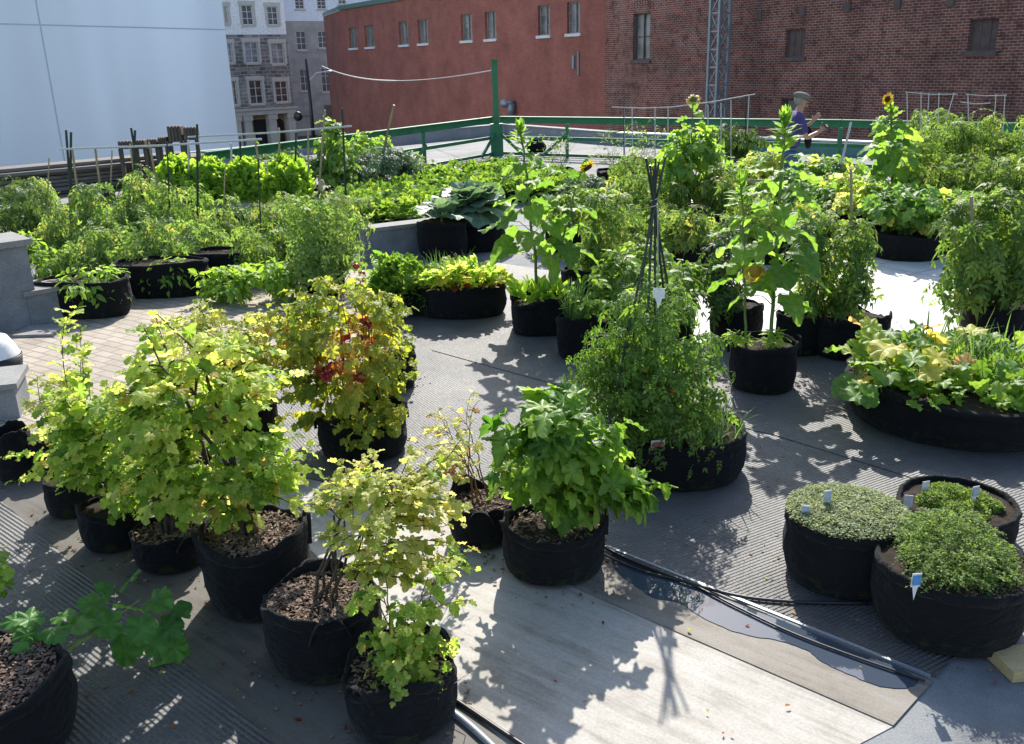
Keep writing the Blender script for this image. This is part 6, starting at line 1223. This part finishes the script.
# timber by the pale blue wall
c = at_dist(70, 175, 21.5); r_ = thing('plank_pile', 'long stack of weathered planks on a bench by the pale blue wall', 'timber', (c.x, c.y, 0), .75); rng = np.random.default_rng(9)
zt = c.z + .1
for k in range(9):
    l = 2.6 + rng.random() * 1.2; z = zt - .5 + .075 * k; m = MB(); m.box((-l, -.5 + .3 * rng.random(), z), (l * .8, .3 + .3 * rng.random(), z + .06), Matrix.Rotation(rng.normal() * .02, 4, 'Z')); m.build('plank', M['wood_grey'], r_)
for sx in (-2, -.7, .7, 1.6): m = MB(); m.box((sx - .05, -.3, .005), (sx + .05, .3, zt - .503)); m.build('trestle', M['wood_grey'], r_)
for k, (x0, x1, y0, y1) in enumerate(((119, 132, 141, 149), (135, 145, 140, 149), (148, 157, 139, 148), (159, 167, 137, 147), (169, 182, 126, 142), (185, 197, 127, 140))):
    c = at_dist((x0 + x1) / 2, y1, 21.0); a = w_px(c, x1 - x0) / 2; hh_ = at_dist((x0 + x1) / 2, y0, 21.0).z - c.z
    r_ = thing('wooden_crate', ['old wooden crate at the left end of the crate row by the blue wall', 'old wooden crate second from the left in the crate row', 'old wooden crate third from the left in the crate row', 'low old crate just left of the taller pair of crates', 'left one of the two taller old crates by the railing end', 'right one of the two taller old crates by the railing end'][k], 'crate', (c.x, c.y, 0), .2, 'old crates by the blue wall')
    m = MB(); b = c.z
    for j in range(4): m.box((-a + a * .5 * j + .01, -.02, b), (-a + a * .5 * (j + 1) - .01, .0, b + hh_)); 
    m.box((-a, .004, b), (a, .5, b + hh_ - .02)); m.build('crate_body', M['wood_dark'], r_)
    for sx in (-1, 1): m = MB(); m.box((sx * a * .85 - .04, .05, .005), (sx * a * .85 + .04, .13, b - .003)); m.build('leg', M['wood_dark'], r_)
q = gp(536, 155); r_ = None; m = MB(); rng = np.random.default_rng(3); m.ball((0, 0, .22), .26, 14, 9, (1.1, .8, .85)); m.v = [(x * (1 + .1 * math.sin(5 * z + 3 * x)), y, z * (1.25 if z > .4 else 1)) for x, y, z in m.v]; tag(m.build('sack', M['bag'], None, True, (q.x, q.y, 0)), 'dark lumpy sack on the gravel right of the tall green post', 'sack')
# hoses
def hose(name, label, px, r, z=.02, mat='blackplastic', cat='hose'):
    pts = [gp(x, y, z) for x, y in px]; P = []
    for a in range(len(pts) - 1):
        p0 = pts[max(a - 1, 0)]; p1 = pts[a]; p2 = pts[a + 1]; p3 = pts[min(a + 2, len(pts) - 1)]
        for t in np.linspace(0, 1, 7)[:-1]: P.append(.5 * ((2 * p1) + (p2 - p0) * t + (2 * p0 - 5 * p1 + 4 * p2 - p3) * t * t + (3 * p1 - p0 - 3 * p2 + p3) * t ** 3))
    P.append(pts[-1]); m = MB(); m.tube(P, r, 8); return tag(m.build(name, M[mat], None, True), label, cat)
hose('hose', 'black hose running from the bright green bush to the creeping thyme bag', [(598, 544), (630, 560), (665, 574), (700, 586), (745, 597), (800, 602), (868, 603)], .009, .026)
hose('hose', 'thinner black hose along the upper edge of the puddle', [(600, 553), (640, 570), (690, 584), (735, 606), (790, 632), (850, 655), (925, 681)], .006, .022)
hose('pipe', 'black pipe leaving the frontmost bag toward the bottom edge', [(440, 690), (466, 707), (500, 730), (560, 770)], .011, .02, cat='pipe')
hose('pipe', 'second dark pipe below the first at the bottom edge', [(430, 700), (458, 716), (490, 744), (520, 775)], .016, .02, 'metal', 'pipe')
m = MB(); a = gp(606, 549); b = gp(930, 680); m.bar((a.x, a.y, .02), (b.x, b.y, .02), .018, .01); tag(m.build('edge_strip', M['metal']), 'thin metal strip holding the edge of the ribbed rubber mat', 'strip')
# timber offcut at the right edge
q = gp(1012, 672); r_ = thing('board', 'pale wooden board lying on the grey roof at the right edge', 'board', (q.x + .12, q.y, .0), .12); m = MB(); m.box((-.17, -.06, .004), (.4, .12, .06)); m.build('board_body', M['wood_pale'], r_)
M['yellowtool'] = plain('yellow_handle', (.6, .33, .03), .4); m = MB(); m.tube([(-.03, 0, .074), (.02, .005, .076), (.12, .02, .076), (.3, .05, .076)], [.012, .016, .014, .012], 8); tag(m.build('tool_handle', M['yellowtool'], None, True, (q.x + .12, q.y, 0)), 'yellow tool handle lying on the pale board', 'tool')
# crumbs of soil and mulch round the bags
rng = np.random.default_rng(31); m = MB()
for c, rr_ in POTS:
    if c.y > 9: continue
    for _ in range(int(46 + 30 * rng.random())):
        a = rng.random() * 6.3; q = rr_ * (1.0 + abs(rng.normal()) * .32); s_ = .002 + .005 * rng.random() ** 2
        m.box((-s_ * 1.6, -s_, -s_ * .5), (s_ * 1.6, s_, s_ * .5), Matrix.Translation((c.x + q * math.cos(a), c.y + q * math.sin(a), .0165)) @ Matrix.Rotation(rng.random() * 6.3, 4, 'Z'))
tag(m.build('soil_crumbs', M['bark']), kind='stuff')
# litter of small fallen leaves on mats
rng = np.random.default_rng(21); P = []
for (x, y) in [(rng.uniform(420, 900), rng.uniform(420, 740)) for _ in range(60)] + [(rng.uniform(0, 420), rng.uniform(500, 740)) for _ in range(40)]: q = gp(x, y, .02); P.append((q.x, q.y, .02))
P = np.array(P); k = len(P); az = rng.random(k) * 6.3; o = build_leaves('fallen_leaves', 'small', P, np.stack([np.cos(az), np.sin(az), rng.random(k) * .3], 1), np.tile((0, 0, 1.), (k, 1)) + rng.normal(size=(k, 3)) * .3, .012 + .025 * rng.random(k), .5 + .5 * rng.random(k), M['autumn'], None, rng); tag(o, kind='stuff')

# ---------------------------------------------------------------- the man
def skin_body(name, joints, edges, mat, root, sub=2):
    me = bpy.data.meshes.new(name); me.from_pydata([j[0] for j in joints], edges, []); o = bpy.data.objects.new(name, me); COL.objects.link(o)
    o.parent = root; md = o.modifiers.new('skin', 'SKIN'); md.use_smooth_shade = True
    sk = me.skin_vertices[0].data if me.skin_vertices else None
    if sk is None:
        bm_ = None; import bmesh as _b; b = _b.new(); b.from_mesh(me); b.verts.layers.skin.verify(); b.to_mesh(me); b.free(); sk = me.skin_vertices[0].data
    for s, j in zip(sk, joints): s.radius = (j[1], j[2] if len(j) > 2 else j[1])
    sk[0].use_root = True; ss = o.modifiers.new('sub', 'SUBSURF'); ss.levels = sub; ss.render_levels = sub; me.materials.append(mat); return o
M['skin'] = plain('skin', (.46, .25, .18), .55); M['shirt'] = noise_mat('purple_shirt', (.05, .035, .13), (.095, .07, .21), 5, .85, .2, .01); M['jeans'] = noise_mat('blue_jeans', (.05, .09, .17), (.09, .14, .25), 8, .9, .2, .006)
M['tweed'] = noise_mat('grey_tweed_cap', (.1, .09, .075), (.24, .22, .19), 60, .95, .4, .005); M['hair'] = noise_mat('grey_hair', (.2, .18, .16), (.35, .33, .3), 40, .8, .3, .004)
hp = at_dist(800, 92, 16.6)
r_ = thing('person', 'man in purple polo shirt and grey flat cap looking down at a phone', 'person', (hp.x - .06, hp.y, .012), 0); MS = (hp.z - .012) / 1.775; r_.scale = (MS, MS, MS)
# body faces +x (right in view): torso with slight stoop, arms held forward
J = [((-.02, 0, .95), .165, .145), ((-.03, 0, 1.12), .165, .145), ((-.03, 0, 1.3), .18, .145), ((.0, 0, 1.43), .14, .11), ((.035, 0, 1.5), .065, .065)]
E_ = [(0, 1), (1, 2), (2, 3), (3, 4)]
for s in (-1, 1):
    b = len(J); J += [((.02, s * .18, 1.41), .075, .075), ((.08, s * .235, 1.25), .068, .066), ((.1, s * .245, 1.19), .062, .06)]; E_ += [(b + 1, b + 2)]; E_ += [(3, b), (b, b + 1)]
skin_body('shirt', J, E_, M['shirt'], r_)
J = [((-.02, 0, .96), .14, .12)]; E_ = []
for s in (-1, 1):
    b = len(J); J += [((-.02, s * .1, .86), .09, .09), ((.01, s * .11, .5), .066, .066), ((-.03, s * .11, .12), .05, .05), ((-.02, s * .11, .075), .05, .05)]; E_ += [(0, b), (b, b + 1), (b + 1, b + 2), (b + 2, b + 3)]
skin_body('jeans', J, E_, M['jeans'], r_)
for s in (-1, 1): m = MB(); m.ball((.05, s * .11, .045), .09, 10, 6, (1.5, .55, .5)); m.build('shoe', M['blackplastic'], r_, True)
# arms and head: one skin surface
J = [((.05, 0, 1.47), .058, .055), ((.075, 0, 1.55), .052, .052), ((.095, 0, 1.62), .085, .07), ((.1, 0, 1.69), .088, .074)]; E_ = [(0, 1), (1, 2), (2, 3)]
hands = []
for s, el, wr, hd_ in ((-1, (.12, -.25, 1.13), (.31, -.15, 1.2), (.38, -.12, 1.24)), (1, (.12, .25, 1.15), (.28, .13, 1.31), (.33, .09, 1.38))):
    b = len(J); J += [((.04, s * .2, 1.36), .045, .045), (el, .042, .042), (wr, .027, .032), (hd_, .02, .036)]; E_ += [(0, b), (b, b + 1), (b + 1, b + 2), (b + 2, b + 3)]
    d = (Vector(hd_) - Vector(wr)).normalized(); side = d.cross(Vector((0, 0, 1))).normalized(); upn = side.cross(d)
    for f in range(4):
        l = (.075, .085, .08, .062)[f]; a0 = Vector(hd_) + upn * (.026 - .017 * f) + d * .01; k = len(J); J += [(tuple(a0 + d * .02), .009, .009), (tuple(a0 + d * (.02 + l * .55) + side * (-s) * .006), .008, .008), (tuple(a0 + d * (.015 + l) + side * (-s) * .022), .007, .007)]; E_ += [(b + 3, k), (k, k + 1), (k + 1, k + 2)]
    k = len(J); J += [(tuple(Vector(hd_) + upn * .035 - d * .02), .011, .011), (tuple(Vector(hd_) + upn * .06 + d * .012), .009, .009)]; E_ += [(b + 3, k), (k, k + 1)]
skin_body('body', J, E_, M['skin'], r_, 2)
# face: nose, ears, chin, eyes
m = MB(); m.ball((.175, 0, 1.635), .022, 8, 6, (1.1, .7, 1)); m.ball((.165, 0, 1.585), .035, 8, 6, (.8, 1.0, .6)); m.build('nose_and_chin', M['skin'], r_, True)
for s in (-1, 1):
    m = MB(); m.ball((.09, s * .08, 1.64), .034, 8, 6, (.7, .35, 1)); m.build('ear', M['skin'], r_, True); m = MB(); m.ball((.165, s * .032, 1.66), .011, 6, 5); m.build('eye', M['blackplastic'], r_, True)
m = MB(); m.ball((.165, 0, 1.603), .02, 8, 5, (.6, 1.1, .25)); m.build('mouth', M['pink'], r_, True)
m = MB(); m.ball((.055, 0, 1.66), .094, 14, 8, (.85, .86, .8)); m.build('hair', M['hair'], r_, True)
m = MB(); mt = Matrix.Translation((.09, 0, 1.715)) @ Matrix.Rotation(.28, 4, 'Y'); t = MB(); t.ball((0, 0, .0), .115, 18, 10, (1.15, .9, .52)); t.ball((.1, 0, -.025), .075, 14, 6, (1.0, 1.0, .18)); m.add([mt @ Vector(v) for v in t.v], t.f); m.build('flat_cap', M['tweed'], r_, True)
m = MB(); m.box((-.01, -.04, -.075), (.0, .04, .075), Matrix.Translation((.435, -.1, 1.285)) @ Matrix.Rotation(-.7, 4, 'Y')); ph = m.build('phone', M['blackplastic'], None); ph.location = r_.location; ph.scale = (MS, MS, MS); tag(ph, 'dark phone held out in the hand of the man in purple', 'phone')
m = MB(); m.tube([(.25, .15, 1.27), (.27, .15, 1.2), (.27, .14, 1.05), (.28, .14, .95)], [.03, .05, .055, .03], 10); jk = m.build('jacket', M['bagdull'], None, True); jk.location = r_.location; jk.scale = (MS, MS, MS); tag(jk, 'dark jacket hanging over the forearm of the man in purple', 'jacket')
